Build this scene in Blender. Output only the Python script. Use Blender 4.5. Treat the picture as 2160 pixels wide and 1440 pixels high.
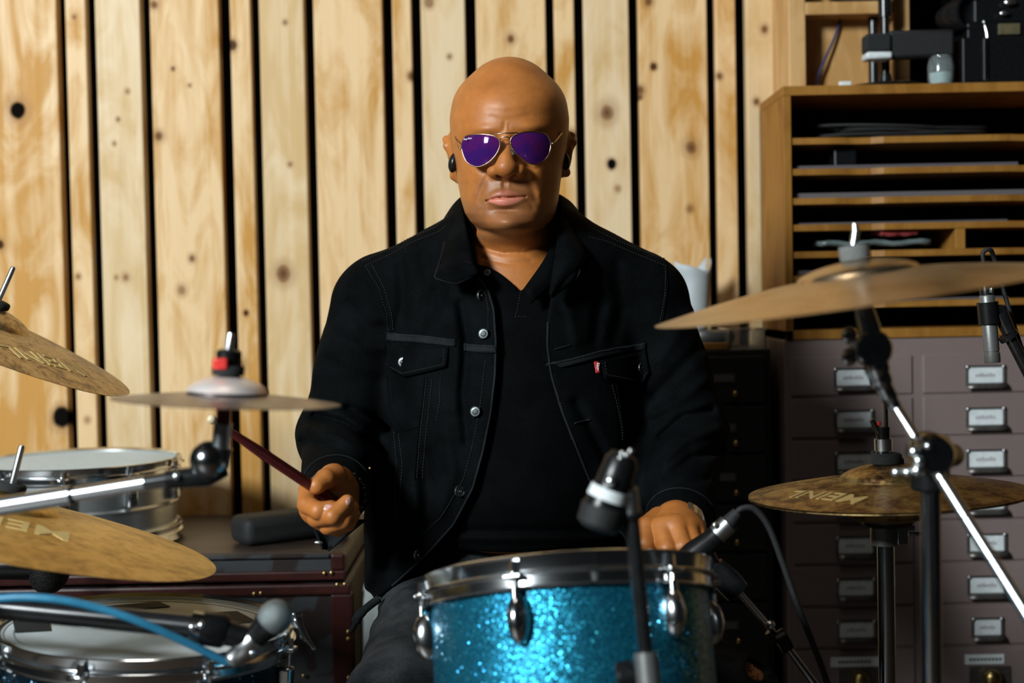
import bpy, bmesh, math, random
import numpy as np
from mathutils import Vector, Matrix, Euler
from mathutils.bvhtree import BVHTree
from math import sin, cos, pi, radians as rad

for o in list(bpy.data.objects): bpy.data.objects.remove(o)
SC = bpy.context.scene
COL = SC.collection
random.seed(7); RNG = np.random.default_rng(7)

# ------------------------------------------------------------------ camera
CAM_Z = 1.12; PITCH = -1.9; ROLL = -1.1; FPX = 3000.0
cd = bpy.data.cameras.new('camera'); cam = bpy.data.objects.new('camera', cd); COL.objects.link(cam)
cd.sensor_width = 36; cd.lens = 50; cd.clip_start = .05
RC = Matrix.Rotation(rad(90 + PITCH), 3, 'X') @ Matrix.Rotation(rad(ROLL), 3, 'Z')
cam.matrix_world = Matrix.Translation((0, 0, CAM_Z)) @ RC.to_4x4()
cd.dof.use_dof = True; cd.dof.focus_distance = 1.97; cd.dof.aperture_fstop = 2.9
SC.camera = cam

# ------------------------------------------------------------------ world and lights
w = bpy.data.worlds.new('studio_dark'); SC.world = w; w.use_nodes = True
bg = w.node_tree.nodes['Background']; bg.inputs[0].default_value = (.80, .92, 1.0, 1); bg.inputs[1].default_value = .006

def area(name, loc, target, sx, sy, energy, col):
    l = bpy.data.lights.new(name, 'AREA'); l.shape = 'RECTANGLE'; l.size = sx; l.size_y = sy
    l.energy = energy; l.color = col
    o = bpy.data.objects.new(name, l); COL.objects.link(o); o.location = loc
    o.rotation_euler = (Vector(target) - Vector(loc)).to_track_quat('-Z', 'Y').to_euler()
    return o
area('key_softbox', (-2.9, -1.5, 2.9), (0, 2.2, 1.1), .74, .9, 335, (.90, .975, 1.0))
area('ceiling_lamp', (-.35, 1.35, 3.1), (-.35, 2.6, .6), .5, .5, 5, (1, .93, .84))

vs = SC.view_settings
vs.view_transform = 'Standard'; vs.look = 'None'; vs.gamma = 1; vs.use_curve_mapping = False; vs.exposure = 0.0
# ------------------------------------------------------------------ pixel <-> place
CAMP = Vector((0, 0, CAM_Z))
def P(u, v, d):
    """point on the ray of photo pixel (u, v) at distance d from the camera along the room (world y)"""
    r = RC @ Vector(((u - 1080) / FPX, (720 - v) / FPX, -1))
    return CAMP + r * (d / r.y)
def K(u, v, d): return np.array(P(u, v, d), dtype=np.float32)
_RT = np.array(RC.transposed(), dtype=np.float32)
def UV(p):
    q = (p - np.array(CAMP, dtype=np.float32)) @ _RT.T
    z = np.maximum(-q[:, 2], .05)
    return 1080 + FPX * q[:, 0] / z, 720 - FPX * q[:, 1] / z

# ------------------------------------------------------------------ materials
MATS = {}
class NT:
    def __init__(s, name):
        s.m = bpy.data.materials.new(name); s.m.use_nodes = True
        s.t = s.m.node_tree; s.n = s.t.nodes; s.b = s.n['Principled BSDF']
        s.out = s.n['Material Output']
    def node(s, typ, **kw):
        n = s.n.new(typ)
        for k, v in kw.items(): setattr(n, k, v)
        return n
    def link(s, a, b): s.t.links.new(a, b)
    def val(s, sock, v): s.b.inputs[sock].default_value = v
    def mapping(s, scale=(1, 1, 1), coord='Object'):
        if coord == 'Position':
            src = s.node('ShaderNodeNewGeometry').outputs['Position']
        else:
            src = s.node('ShaderNodeTexCoord').outputs[coord]
        mp = s.node('ShaderNodeMapping'); mp.inputs['Scale'].default_value = scale
        s.link(src, mp.inputs[0]); return mp.outputs[0]
    def noise(s, vec, scale, detail=4, rough=.55, dist=0):
        n = s.node('ShaderNodeTexNoise'); n.inputs['Scale'].default_value = scale
        n.inputs['Detail'].default_value = detail; n.inputs['Roughness'].default_value = rough
        n.inputs['Distortion'].default_value = dist
        if vec is not None: s.link(vec, n.inputs['Vector'])
        return n.outputs['Fac']
    def ramp(s, fac, stops):
        r = s.node('ShaderNodeValToRGB'); e = r.color_ramp.elements
        while len(e) < len(stops): e.new(.5)
        for i, (p, c) in enumerate(stops):
            e[i].position = p; e[i].color = (*c, 1) if len(c) == 3 else c
        s.link(fac, r.inputs[0]); return r.outputs[0]
    def mix(s, fac, a, b, typ='MIX'):
        n = s.node('ShaderNodeMix', data_type='RGBA', blend_type=typ)
        for sock, v in ((0, fac), (6, a), (7, b)):
            if hasattr(v, 'is_linked') or hasattr(v, 'links'): s.link(v, n.inputs[sock])
            else: n.inputs[sock].default_value = v if sock == 0 else ((*v, 1) if len(v) == 3 else v)
        return n.outputs[2]
    def math(s, op, a, b=0.0, c=0.0):
        n = s.node('ShaderNodeMath', operation=op)
        for i, v in enumerate((a, b, c)):
            if hasattr(v, 'links'): s.link(v, n.inputs[i])
            else: n.inputs[i].default_value = v
        return n.outputs[0]
    def bump(s, h, strength=.3, dist=.002):
        n = s.node('ShaderNodeBump'); n.inputs['Strength'].default_value = strength
        n.inputs['Distance'].default_value = dist; s.link(h, n.inputs['Height'])
        s.link(n.outputs[0], s.b.inputs['Normal']); return n
def hexl(r, g, b):
    f = lambda c: ((c / 255 + .055) / 1.055) ** 2.4 if c > 10 else c / 255 / 12.92
    return (f(r), f(g), f(b))
def pm(name, c1, c2=None, rough=.5, metal=0, scale=60, bump=0, bd=.001, coat=0, spec=.5, lo=.35, hi=.65, stretch=(1, 1, 1), rvar=0, sheen=0):
    t = NT(name); c2 = c2 or tuple(x * .8 for x in c1)
    v = t.mapping(stretch); f = t.noise(v, scale)
    t.link(t.ramp(f, [(lo, c1), (hi, c2)]), t.b.inputs['Base Color'])
    t.val('Roughness', rough); t.val('Metallic', metal); t.val('Coat Weight', coat); t.val('Specular IOR Level', spec)
    t.val('Coat Roughness', .06)
    if sheen: t.val('Sheen Weight', sheen)
    if rvar: t.link(t.math('MULTIPLY_ADD', f, rvar, rough - rvar / 2), t.b.inputs['Roughness'])
    if bump: t.bump(t.noise(v, scale * 2.3), bump, bd)
    MATS[name] = t.m; return t.m

# ------------------------------------------------------------------ mesh builder
WM = {}
def basis(z, x=None):
    z = Vector(z).normalized()
    x = Vector(x) if x is not None else (Vector((1, 0, 0)) if abs(z.x) < .9 else Vector((0, 1, 0)))
    y = z.cross(x).normalized(); x = y.cross(z).normalized()
    return Matrix((x, y, z)).transposed()
class MB:
    def __init__(s): s.v = []; s.f = []
    def add(s, vs, fs):
        o = len(s.v); s.v += [Vector(p) for p in vs]; s.f += [tuple(i + o for i in f) for f in fs]; return s
    def box(s, c, size, rot=None):
        c = Vector(c); hx, hy, hz = (x / 2 for x in size)
        vs = [Vector((a, b, d)) for d in (-hz, hz) for b in (-hy, hy) for a in (-hx, hx)]
        if rot is not None: vs = [rot @ p for p in vs]
        return s.add([c + p for p in vs], [(0, 2, 3, 1), (4, 5, 7, 6), (0, 1, 5, 4), (2, 6, 7, 3), (0, 4, 6, 2), (1, 3, 7, 5)])
    def span(s, a, b):
        a, b = Vector(a), Vector(b); return s.box((a + b) / 2, [abs(x) for x in (b - a)])
    def rings(s, rings, close=True, cap0=True, cap1=True):
        n = len(rings[0]); o = len(s.v); fs = []
        for r in rings: s.v += [Vector(p) for p in r]
        for i in range(len(rings) - 1):
            for j in range(n if close else n - 1):
                k = (j + 1) % n; fs.append((o + i * n + j, o + i * n + k, o + (i + 1) * n + k, o + (i + 1) * n + j))
        if close and cap0: fs.append(tuple(o + j for j in reversed(range(n))))
        if close and cap1: fs.append(tuple(o + (len(rings) - 1) * n + j for j in range(n)))
        s.f += fs; return s
    def tube(s, pts, r, n=12, cap=True):
        pts = [Vector(p) for p in pts]; rs = r if hasattr(r, '__len__') else [r] * len(pts)
        t0 = (pts[1] - pts[0]).normalized(); B = basis(t0); x = B.col[0].copy(); rg = []
        for i, p in enumerate(pts):
            a = pts[max(i - 1, 0)]; b = pts[min(i + 1, len(pts) - 1)]
            t = (b - a).normalized(); x = (x - t * x.dot(t)).normalized(); y = t.cross(x)
            rg.append([p + (x * cos(2 * pi * j / n) + y * sin(2 * pi * j / n)) * rs[i] for j in range(n)])
        return s.rings(rg, True, cap, cap)
    def cyl(s, a, b, r, r2=None, n=24):
        return s.tube([a, b], [r, r if r2 is None else r2], n)
    def lathe(s, prof, M=None, n=48, closed=False, c0=False, c1=False):
        M = M or Matrix.Identity(4); rg = []
        for (r, z) in prof:
            rg.append([M @ Vector((r * cos(2 * pi * j / n), r * sin(2 * pi * j / n), z)) for j in range(n)])
        if closed: rg.append(rg[0])
        return s.rings(rg, True, c0, c1)
    def ball(s, c, r, n=16, sc=(1, 1, 1), rot=None):
        c = Vector(c); rg = []
        for i in range(n // 2 + 1):
            a = pi * i / (n // 2); q = max(sin(a), 1e-3)
            ring = [Vector((r * q * cos(2 * pi * j / n) * sc[0], r * q * sin(2 * pi * j / n) * sc[1], -r * cos(a) * sc[2])) for j in range(n)]
            rg.append([c + (rot @ p if rot is not None else p) for p in ring])
        return s.rings(rg)
    def grid(s, rows):
        """open grid of points: rows of equal length"""
        n = len(rows[0]); o = len(s.v)
        for r in rows: s.v += [Vector(p) for p in r]
        for i in range(len(rows) - 1):
            for j in range(n - 1): s.f.append((o + i * n + j, o + i * n + j + 1, o + (i + 1) * n + j + 1, o + (i + 1) * n + j))
        return s
    def prism(s, poly, a, M=None):
        """poly: list of (x, y) extruded along +z by a"""
        M = M or Matrix.Identity(4); n = len(poly)
        return s.rings([[M @ Vector((x, y, z)) for x, y in poly] for z in (0, a)])
    def build(s, name, mat, parent=None, smooth=40, bevel=0, solid=0, sub=0, matrix=None, seg=2, offset=-1):
        me = bpy.data.meshes.new(name)
        if matrix is not None or parent is None: vs = [tuple(p) for p in s.v]
        else:
            inv = WM[parent.name].inverted(); vs = [tuple(inv @ p) for p in s.v]
        me.from_pydata(vs, [], s.f)
        return finish(me, name, mat, parent, smooth, bevel, solid, sub, matrix, seg, offset)
def finish(me, name, mat, parent=None, smooth=40, bevel=0, solid=0, sub=0, matrix=None, seg=2, offset=-1):
    me.validate(); me.update()
    bm = bmesh.new(); bm.from_mesh(me); bmesh.ops.recalc_face_normals(bm, faces=bm.faces); bm.to_mesh(me); bm.free()
    if smooth:
        me.shade_smooth()
        if smooth < 180: me.set_sharp_from_angle(angle=rad(smooth))
    o = bpy.data.objects.new(name, me); COL.objects.link(o)
    if mat is not None: me.materials.append(mat if not isinstance(mat, str) else MATS[mat])
    pw = WM[parent.name] if parent else Matrix.Identity(4)
    if parent is not None: o.parent = parent
    if matrix is not None: o.matrix_local = pw.inverted() @ matrix
    WM[o.name] = matrix.copy() if matrix is not None else pw.copy()
    if solid:
        md = o.modifiers.new('thickness', 'SOLIDIFY'); md.thickness = solid; md.offset = offset
    if bevel:
        md = o.modifiers.new('bevel', 'BEVEL'); md.width = bevel; md.segments = seg; md.limit_method = 'ANGLE'; md.angle_limit = rad(35)
    if sub:
        md = o.modifiers.new('sub', 'SUBSURF'); md.levels = sub; md.render_levels = sub
    return o
def tag(o, label, cat, group=None, kind=None):
    if label: o['label'] = label
    if cat: o['category'] = cat
    if group: o['group'] = group
    if kind: o['kind'] = kind
    return o
def thing(name, label, cat, loc, group=None, kind=None):
    o = bpy.data.objects.new(name, None); COL.objects.link(o); o.location = loc; o.empty_display_size = .05
    WM[o.name] = Matrix.Translation(loc); return tag(o, label, cat, group, kind)
def struct(o): o['kind'] = 'structure'; return o
def catmull(pts, n=8, closed=False):
    pts = [Vector(p) for p in pts]; L = len(pts); out = []
    for i in range(L if closed else L - 1):
        g = (lambda k: pts[k % L]) if closed else (lambda k: pts[min(max(k, 0), L - 1)])
        a, b, c, d = g(i - 1), g(i), g(i + 1), g(i + 2)
        for j in range(n):
            t = j / n
            out.append(.5 * ((2 * b) + (c - a) * t + (2 * a - 5 * b + 4 * c - d) * t * t + (3 * b - a - 3 * c + d) * t ** 3))
    if not closed: out.append(pts[-1])
    return out
def resample(pts, n):
    pts = [Vector(p) for p in pts]; L = [0]
    for a, b in zip(pts, pts[1:]): L.append(L[-1] + (b - a).length)
    out = []; k = 0
    for i in range(n):
        t = L[-1] * i / (n - 1)
        while k < len(L) - 2 and L[k + 1] < t: k += 1
        q = (t - L[k]) / max(L[k + 1] - L[k], 1e-9); out.append(pts[k].lerp(pts[k + 1], min(max(q, 0), 1)))
    return out
def text_mb(txt, size, M, bold=0.0, extrude=.0003):
    """lettering laid flat in the plane of M (x right, y up), centred"""
    c = bpy.data.curves.new('lettering', 'FONT'); c.body = txt; c.size = size; c.align_x = 'CENTER'; c.align_y = 'CENTER'
    c.extrude = extrude; c.offset = bold; c.resolution_u = 3
    o = bpy.data.objects.new('lettering', c); COL.objects.link(o)
    dg = bpy.context.evaluated_depsgraph_get(); me = o.evaluated_get(dg).to_mesh()
    mb = MB(); mb.add([M @ v.co for v in me.vertices], [tuple(p.vertices) for p in me.polygons])
    o.evaluated_get(dg).to_mesh_clear(); bpy.data.objects.remove(o); bpy.data.curves.remove(c)
    return mb

# ------------------------------------------------------------------ smooth solids: signed distances -> one continuous surface
F32 = np.float32
def sd_seg(p, a, b, ra, rb):
    ab = b - a; t = np.clip(((p - a) @ ab) / max(float(ab @ ab), 1e-9), 0, 1)
    return np.linalg.norm(p - a - t[:, None] * ab, axis=1) - (ra + (rb - ra) * t)
def sd_chain(p, pts, rs, k=.004):
    d = None
    for i in range(len(pts) - 1):
        e = sd_seg(p, pts[i], pts[i + 1], rs[i], rs[i + 1]); d = e if d is None else smin(d, e, k)
    return d
def sd_ell(p, c, r, rot=None):
    q = p - c
    if rot is not None: q = q @ np.array(rot, dtype=F32)
    r = np.array(r, dtype=F32)
    k0 = np.linalg.norm(q / r, axis=1); k1 = np.linalg.norm(q / (r * r), axis=1)
    return k0 * (k0 - 1) / np.maximum(k1, 1e-6)
def smin(a, b, k):
    h = np.maximum(k - np.abs(a - b), 0) / k
    return np.minimum(a, b) - h * h * k * .25
def smax(a, b, k): return -smin(-a, -b, k)
def sd_poly(u, v, poly):
    """2D distance to a closed polygon, negative inside (same unit as u, v)"""
    P2 = np.array(poly, dtype=F32); d = np.full(u.shape, 1e9, dtype=F32); ins = np.zeros(u.shape, dtype=bool)
    for i in range(len(P2)):
        a = P2[i - 1]; b = P2[i]; e = b - a
        wu = u - a[0]; wv = v - a[1]; t = np.clip((wu * e[0] + wv * e[1]) / max(float(e @ e), 1e-9), 0, 1)
        d = np.minimum(d, (wu - e[0] * t) ** 2 + (wv - e[1] * t) ** 2)
        c = ((a[1] > v) != (b[1] > v)) & (u < (b[0] - a[0]) * (v - a[1]) / ((b[1] - a[1]) if abs(b[1] - a[1]) > 1e-9 else 1e-9) + a[0])
        ins ^= c
    d = np.sqrt(d); return np.where(ins, -d, d)
def sd_stroke(u, v, line):
    d = np.full(u.shape, 1e9, dtype=F32); L = np.array(line, dtype=F32)
    for i in range(len(L) - 1):
        a = L[i]; e = L[i + 1] - a; wu = u - a[0]; wv = v - a[1]
        t = np.clip((wu * e[0] + wv * e[1]) / max(float(e @ e), 1e-9), 0, 1)
        d = np.minimum(d, (wu - e[0] * t) ** 2 + (wv - e[1] * t) ** 2)
    return np.sqrt(d)
def polygonize(f, lo, hi, h, B=8, safety=1.6):
    lo = np.array(lo, dtype=F32); hi = np.array(hi, dtype=F32)
    nb = np.ceil((hi - lo) / (h * B)).astype(int); N = nb * B + 1
    c = [lo[i] + (np.arange(nb[i]) + .5) * B * h for i in range(3)]
    C = np.stack(np.meshgrid(*c, indexing='ij'), -1).reshape(-1, 3).astype(F32)
    fc = f(C).reshape(nb)
    keep = np.abs(fc) < B * h * .9 * safety
    Fv = np.empty(N, dtype=F32)
    big = np.where(fc < 0, -1, 1).astype(F32)
    ext = np.pad(big, ((0, 1),) * 3, mode='edge')
    Fv[:] = ext.repeat(B, 0)[:N[0]].repeat(B, 1)[:, :N[1]].repeat(B, 2)[:, :, :N[2]]
    need = np.zeros(N, dtype=bool)
    for i, j, k in np.argwhere(keep): need[i * B:i * B + B + 1, j * B:j * B + B + 1, k * B:k * B + B + 1] = True
    idx = np.argwhere(need)
    out = np.empty(len(idx), dtype=F32)
    for s in range(0, len(idx), 400000):
        out[s:s + 400000] = f((lo + idx[s:s + 400000] * F32(h)).astype(F32))
    Fv[need] = out
    I = Fv < 0
    cnt = np.zeros(N - 1, dtype=np.int8)
    for a in (0, 1):
        for b in (0, 1):
            for d in (0, 1): cnt += I[a:N[0] - 1 + a, b:N[1] - 1 + b, d:N[2] - 1 + d]
    act = (cnt > 0) & (cnt < 8); cells = np.argwhere(act)
    vid = np.full(N - 1, -1, dtype=np.int32); vid[act] = np.arange(len(cells))
    acc = np.zeros((len(cells), 3), dtype=F32); num = np.zeros(len(cells), dtype=F32)
    cor = [(a, b, d) for a in (0, 1) for b in (0, 1) for d in (0, 1)]
    cv = {q: Fv[cells[:, 0] + q[0], cells[:, 1] + q[1], cells[:, 2] + q[2]] for q in cor}
    for q in cor:
        for ax in range(3):
            if q[ax]: continue
            q2 = list(q); q2[ax] = 1; q2 = tuple(q2); a, b = cv[q], cv[q2]
            m = (a < 0) != (b < 0); t = np.where(m, a / np.where(m, a - b, 1), 0)
            pt = np.tile(np.array(q, dtype=F32), (len(cells), 1)); pt[:, ax] = t
            acc[m] += pt[m]; num[m] += 1
    V = lo + (cells + acc / np.maximum(num, 1)[:, None]) * h
    faces = []
    for ax in range(3):
        sl0 = [slice(None)] * 3; sl1 = [slice(None)] * 3; sl0[ax] = slice(0, N[ax] - 1); sl1[ax] = slice(1, N[ax])
        A = I[tuple(sl0)]; Bm = I[tuple(sl1)]; E = np.argwhere(A != Bm)
        o1, o2 = [x for x in range(3) if x != ax]
        ok = (E[:, o1] > 0) & (E[:, o2] > 0) & (E[:, o1] < N[o1] - 1) & (E[:, o2] < N[o2] - 1); E = E[ok]
        q = []
        for s1, s2 in ((-1, -1), (0, -1), (0, 0), (-1, 0)):
            e = E.copy(); e[:, o1] += s1; e[:, o2] += s2; q.append(vid[e[:, 0], e[:, 1], e[:, 2]])
        q = np.stack(q, 1); flip = A[E[:, 0], E[:, 1], E[:, 2]] == (ax == 1)
        q[flip] = q[flip][:, ::-1]; faces.append(q)
    Fq = np.concatenate(faces)
    return V.astype(F32), Fq[(Fq >= 0).all(1)]
def relax(V, Fq, it=1, lam=.5):
    for _ in range(it):
        s = np.zeros_like(V); c = np.zeros(len(V), dtype=F32)
        for a, b in ((0, 1), (1, 2), (2, 3), (3, 0)):
            np.add.at(s, Fq[:, a], V[Fq[:, b]]); np.add.at(s, Fq[:, b], V[Fq[:, a]])
            np.add.at(c, Fq[:, a], 1); np.add.at(c, Fq[:, b], 1)
        V = V + lam * (s / np.maximum(c, 1)[:, None] - V)
    return V
def np_mesh(name, V, Fq, org=(0, 0, 0)):
    me = bpy.data.meshes.new(name); V = (V - np.array(org, dtype=F32)).astype(F32)
    me.vertices.add(len(V)); me.vertices.foreach_set('co', V.ravel())
    me.loops.add(Fq.size); me.loops.foreach_set('vertex_index', Fq.ravel().astype(np.int32))
    me.polygons.add(len(Fq)); me.polygons.foreach_set('loop_start', np.arange(0, Fq.size, 4, dtype=np.int32))
    me.update(calc_edges=True); me.validate(); return me
# ------------------------------------------------------------------ shared materials
pm('black_plastic', (.004, .0045, .005), (.007, .0075, .008), rough=.32, scale=200, spec=.35)
pm('black_metal', (.01, .011, .012), (.016, .017, .018), rough=.25, metal=.3, scale=80, spec=.6)
pm('black_rubber', (.006, .0066, .007), (.011, .012, .013), rough=.7, scale=300, bump=.15)
pm('mirror_chrome', (.80, .83, .85), (.76, .79, .81), rough=.15, metal=1, scale=30)
pm('chrome', (.9, .93, .95), (.84, .88, .90), rough=.27, metal=1, scale=30)
pm('dark_chrome', (.45, .47, .49), (.38, .40, .42), rough=.17, metal=1, scale=30)
pm('satin_steel', (.55, .57, .58), (.48, .5, .51), rough=.33, metal=1, scale=40, stretch=(1, 1, 8))
pm('grey_satin', (.2, .205, .2), (.17, .175, .17), rough=.42, metal=.6, scale=300, bump=.05)
pm('felt_grey', (.11, .12, .12), (.16, .17, .17), rough=.95, scale=500, bump=.5)
pm('felt_black', (.010, .012, .013), (.018, .02, .02), rough=.95, scale=500, bump=.5)
pm('red_plastic', (.75, .035, .03), (.6, .03, .02), rough=.35, scale=60)
pm('dark_red', (.12, .008, .01), (.09, .006, .008), rough=.35, scale=60)
pm('white_card', (.72, .77, .78), (.62, .67, .68), rough=.7, scale=90)
pm('paper', (.42, .40, .42), (.3, .28, .3), rough=.8, scale=40)
pm('brass', (.5, .36, .14), (.4, .28, .1), rough=.3, metal=1, scale=90)
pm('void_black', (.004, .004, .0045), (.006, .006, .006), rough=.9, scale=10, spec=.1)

# ------------------------------------------------------------------ knotty pine boards
WALL_D = 2.87
KNOTS = [  # photo pixel, core radius px, darkness 0..1, halo
    (37, 232, 15, 1.0, 2.2), (130, 882, 20, 1.0, 1.6), (0, 515, 9, .9, 2), (598, 577, 14, .55, 2.2), (518, 660, 6, .9, 1.6),
    (490, 95, 9, .75, 1.9), (335, 287, 8, .6, 2.2), (365, 145, 4, .8, 1.7), (325, 10, 8, .6, 2), (405, 545, 6, .5, 2.2), (400, 180, 3, .5, 2),
    (155, 35, 4, .6, 2.3), (250, 252, 4, .55, 2), (242, 303, 4, .5, 2), (270, 193, 4, .45, 2), (612, 347, 4, .5, 2.2), (602, 48, 4, .5, 2.2),
    (868, 160, 8, .6, 1.8), (948, 120, 5, .5, 2), (1077, 82, 7, .65, 2.4), (1280, 237, 13, .5, 2.4), (1290, 345, 10, 1.0, 1.5), (1303, 398, 5, .4, 2),
    (1378, 141, 7, .85, 1.6), (1350, 190, 9, .6, 1.8), (1350, 205, 5, .8, 1.5), (1458, 312, 11, .5, 2.2), (1518, 160, 6, .55, 2), (1612, 62, 7, .6, 2.2), (1595, 215, 6, .65, 2),
    (1368, 3, 8, .6, 2), (1205, 285, 10, .55, 1.8), (266, 585, 6, .4, 2.2), (246, 585, 4, .4, 2), (164, 583, 5, .55, 2), (183, 886, 5, .35, 2.2), (383, 612, 7, .3, 2.4), (505, 770, 10, .35, 2.2), (905, 5, 9, .4, 1.8), (1455, 440, 6, .3, 2)]
def pine(name, pale, gold, knots=True, dark=1.0):
    t = NT(name); oi = t.node('ShaderNodeObjectInfo')
    pos = t.node('ShaderNodeNewGeometry').outputs['Position']
    off = t.node('ShaderNodeVectorMath', operation='MULTIPLY_ADD')
    cmb = t.node('ShaderNodeCombineXYZ')
    for i in range(3): t.link(oi.outputs['Random'], cmb.inputs[i])
    t.link(cmb.outputs[0], off.inputs[0]); off.inputs[1].default_value = (37, 11, 53); t.link(pos, off.inputs[2])
    def mp(sc):
        m = t.node('ShaderNodeMapping'); m.inputs['Scale'].default_value = sc; t.link(off.outputs[0], m.inputs[0]); return m.outputs[0]
    blotch = t.noise(mp((11, 11, 3.4)), 1.0, 4, .6, 1.5)
    stripe = t.noise(mp((30, 30, .9)), 1.0, 3, .6, 1.2)
    grain = t.noise(mp((170, 170, 4)), 1.0, 4, .65, .6)
    f = t.math('MULTIPLY_ADD', t.math('SUBTRACT', stripe, .5), .7, t.math('MULTIPLY_ADD', t.math('SUBTRACT', blotch, .5), 1.6, .5))
    f = t.math('ADD', f, t.math('MULTIPLY', t.math('SUBTRACT', oi.outputs['Random'], .5), .22))
    col = t.ramp(f, [(.30, pale), (.52, tuple((a + b) / 2 for a, b in zip(pale, gold))), (.72, gold)])
    g = t.math('MULTIPLY_ADD', grain, .2, .9)
    col = t.mix(1.0, col, t_rgb(t, g), 'MULTIPLY')
    if knots:
        dn = t.noise(mp((30, 30, 18)), 1.0, 2, .5, 0); dark_k = None
        for (u, v, r, k, halo) in KNOTS:
            c = P(u, v, WALL_D); s = WALL_D / FPX * r
            m = t.node('ShaderNodeVectorMath', operation='SUBTRACT'); t.link(pos, m.inputs[0]); m.inputs[1].default_value = c
            m2 = t.node('ShaderNodeVectorMath', operation='MULTIPLY'); t.link(m.outputs[0], m2.inputs[0]); m2.inputs[1].default_value = (1 / s, 0, .85 / s)
            ln = t.node('ShaderNodeVectorMath', operation='LENGTH'); t.link(m2.outputs[0], ln.inputs[0])
            d = t.math('ADD', ln.outputs['Value'], t.math('MULTIPLY', t.math('SUBTRACT', dn, .5), .9))
            core = t.node('ShaderNodeMapRange', interpolation_type='SMOOTHSTEP'); t.link(d, core.inputs[0])
            core.inputs[1].default_value = 1.2; core.inputs[2].default_value = .8; core.inputs[3].default_value = 0; core.inputs[4].default_value = min(1, .35 + .65 * k) if r > 5 else .25 + .5 * k
            hl = t.node('ShaderNodeMapRange', interpolation_type='SMOOTHSTEP'); t.link(d, hl.inputs[0])
            hl.inputs[1].default_value = halo * 1.25; hl.inputs[2].default_value = 1; hl.inputs[3].default_value = 0; hl.inputs[4].default_value = .45
            col = t.mix(hl.outputs[0], col, (.30, .14, .045))
            kc = (.006, .005, .004) if k > .95 else ((.05, .016, .006) if k > .7 else (.16, .06, .02))
            col = t.mix(core.outputs[0], col, kc)
            if .5 <= k <= .95:
                inn = t.node('ShaderNodeMapRange', interpolation_type='SMOOTHSTEP'); t.link(d, inn.inputs[0])
                inn.inputs[1].default_value = .75; inn.inputs[2].default_value = .1; inn.inputs[3].default_value = 0; inn.inputs[4].default_value = .6
                col = t.mix(inn.outputs[0], col, (.045, .015, .006))
            dark_k = core.outputs[0] if dark_k is None else t.math('MAXIMUM', dark_k, core.outputs[0])
    t.link(col, t.b.inputs['Base Color'])
    t.link(t.math('MULTIPLY_ADD', blotch, .25, .36), t.b.inputs['Roughness'])
    t.val('Specular IOR Level', .22)
    if knots: t.link(t.math('MULTIPLY', t.math('SUBTRACT', 1.0, dark_k), t.math('MULTIPLY_ADD', stripe, -.5, .48)), t.b.inputs['Specular IOR Level'])
    t.bump(grain, .12, .0008)
    MATS[name] = t.m
def t_rgb(t, v):
    n = t.node('ShaderNodeCombineColor')
    for i in range(3): t.link(v, n.inputs[i])
    return n.outputs[0]
pine('pine_gold', (.77, .54, .29), (.55, .275, .062))
pine('pine_pale', (.75, .575, .36), (.62, .42, .195))
pine('pine_rack', (.34, .16, .032), (.25, .108, .017), knots=False)
pine('pine_light', (.60, .37, .16), (.46, .25, .085), knots=False)

# ------------------------------------------------------------------ room shell
t = NT('dark_floor'); f = t.noise(t.mapping((3, 12, 1), 'Position'), 6, 5)
t.link(t.ramp(f, [(.3, (.05, .032, .02)), (.7, (.025, .016, .01))]), t.b.inputs['Base Color']); t.val('Roughness', .45); MATS['dark_floor'] = t.m
struct(MB().span((-3, -1.6, -.06), (3, 3.0, 0)).build('floor', 'dark_floor', smooth=0))
wall = struct(MB().span((-3, WALL_D + .045, 0), (3, WALL_D + .12, 2.6)).build('wall_back', 'void_black', smooth=0))
edges = [(-33, 118), (135, 178), (200, 295), (315, 460), (483, 526), (546, 640), (660, 805), (826, 866), (887, 980), (1003, 1150), (1168, 1210), (1230, 1325), (1345, 1490), (1508, 1551), (1572, 1664)]
more_l = [(-94 - 20 - 33, -33 - 20), (-210, -167), (-376, -230)]
for i, (a, b) in enumerate(more_l[::-1] + edges):
    xa = P(a, 0, WALL_D).x; xb = P(b, 0, WALL_D).x; wd = b - a
    pr = {0: .0, 1: .004, 2: -.003}[0 if wd > 120 else (1 if wd < 60 else 2)]
    MB().span((xa, WALL_D + pr, .02), (xb, WALL_D + .03, 2.55)).build('plank', 'pine_gold' if wd > 120 or wd < 60 else 'pine_pale', wall, smooth=0, bevel=.0025)
xr = P(1664, 0, WALL_D).x
struct(MB().span((xr + .33, WALL_D - .02, 0), (2.9, WALL_D + .03, 2.55)).build('trim_1', 'pine_light', smooth=0, bevel=.002))
# ------------------------------------------------------------------ paper rack (pigeonholes) on the card cabinet
RD = 2.60   # front of the rack and card cabinet
def X(u, v=600, d=RD): return P(u, v, d).x
def Z(v, u=1900, d=RD): return P(u, v, d).z
x0 = X(1655, 450); x1 = x0 + .62; zt = Z(197); zb = Z(712); rb = RD + .245
rack = thing('paper_rack', 'wooden pigeonhole paper rack with many thin shelves on the drawer cabinet', 'rack', ((x0 + x1) / 2, RD + .12, zb))
MB().span((x0, RD, zb), (x0 + .014, rb, zt)).build('side_panel', 'pine_rack', rack, 0, .001)
MB().span((x1 - .014, RD, zb), (x1, rb, zt)).build('side_panel', 'pine_rack', rack, 0, .001)
MB().span((x0 - .0005, RD - .001, zt), (x1, rb, zt + .017)).build('top_board', 'pine_rack', rack, 0, .001)
MB().span((x0, RD, zb), (x1, rb, zb + .017)).build('bottom_board', 'pine_rack', rack, 0, .001)
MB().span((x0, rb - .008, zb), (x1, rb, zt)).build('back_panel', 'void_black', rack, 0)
shelf_v = [293, 358, 420, 476, 533, 584, 640]
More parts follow.
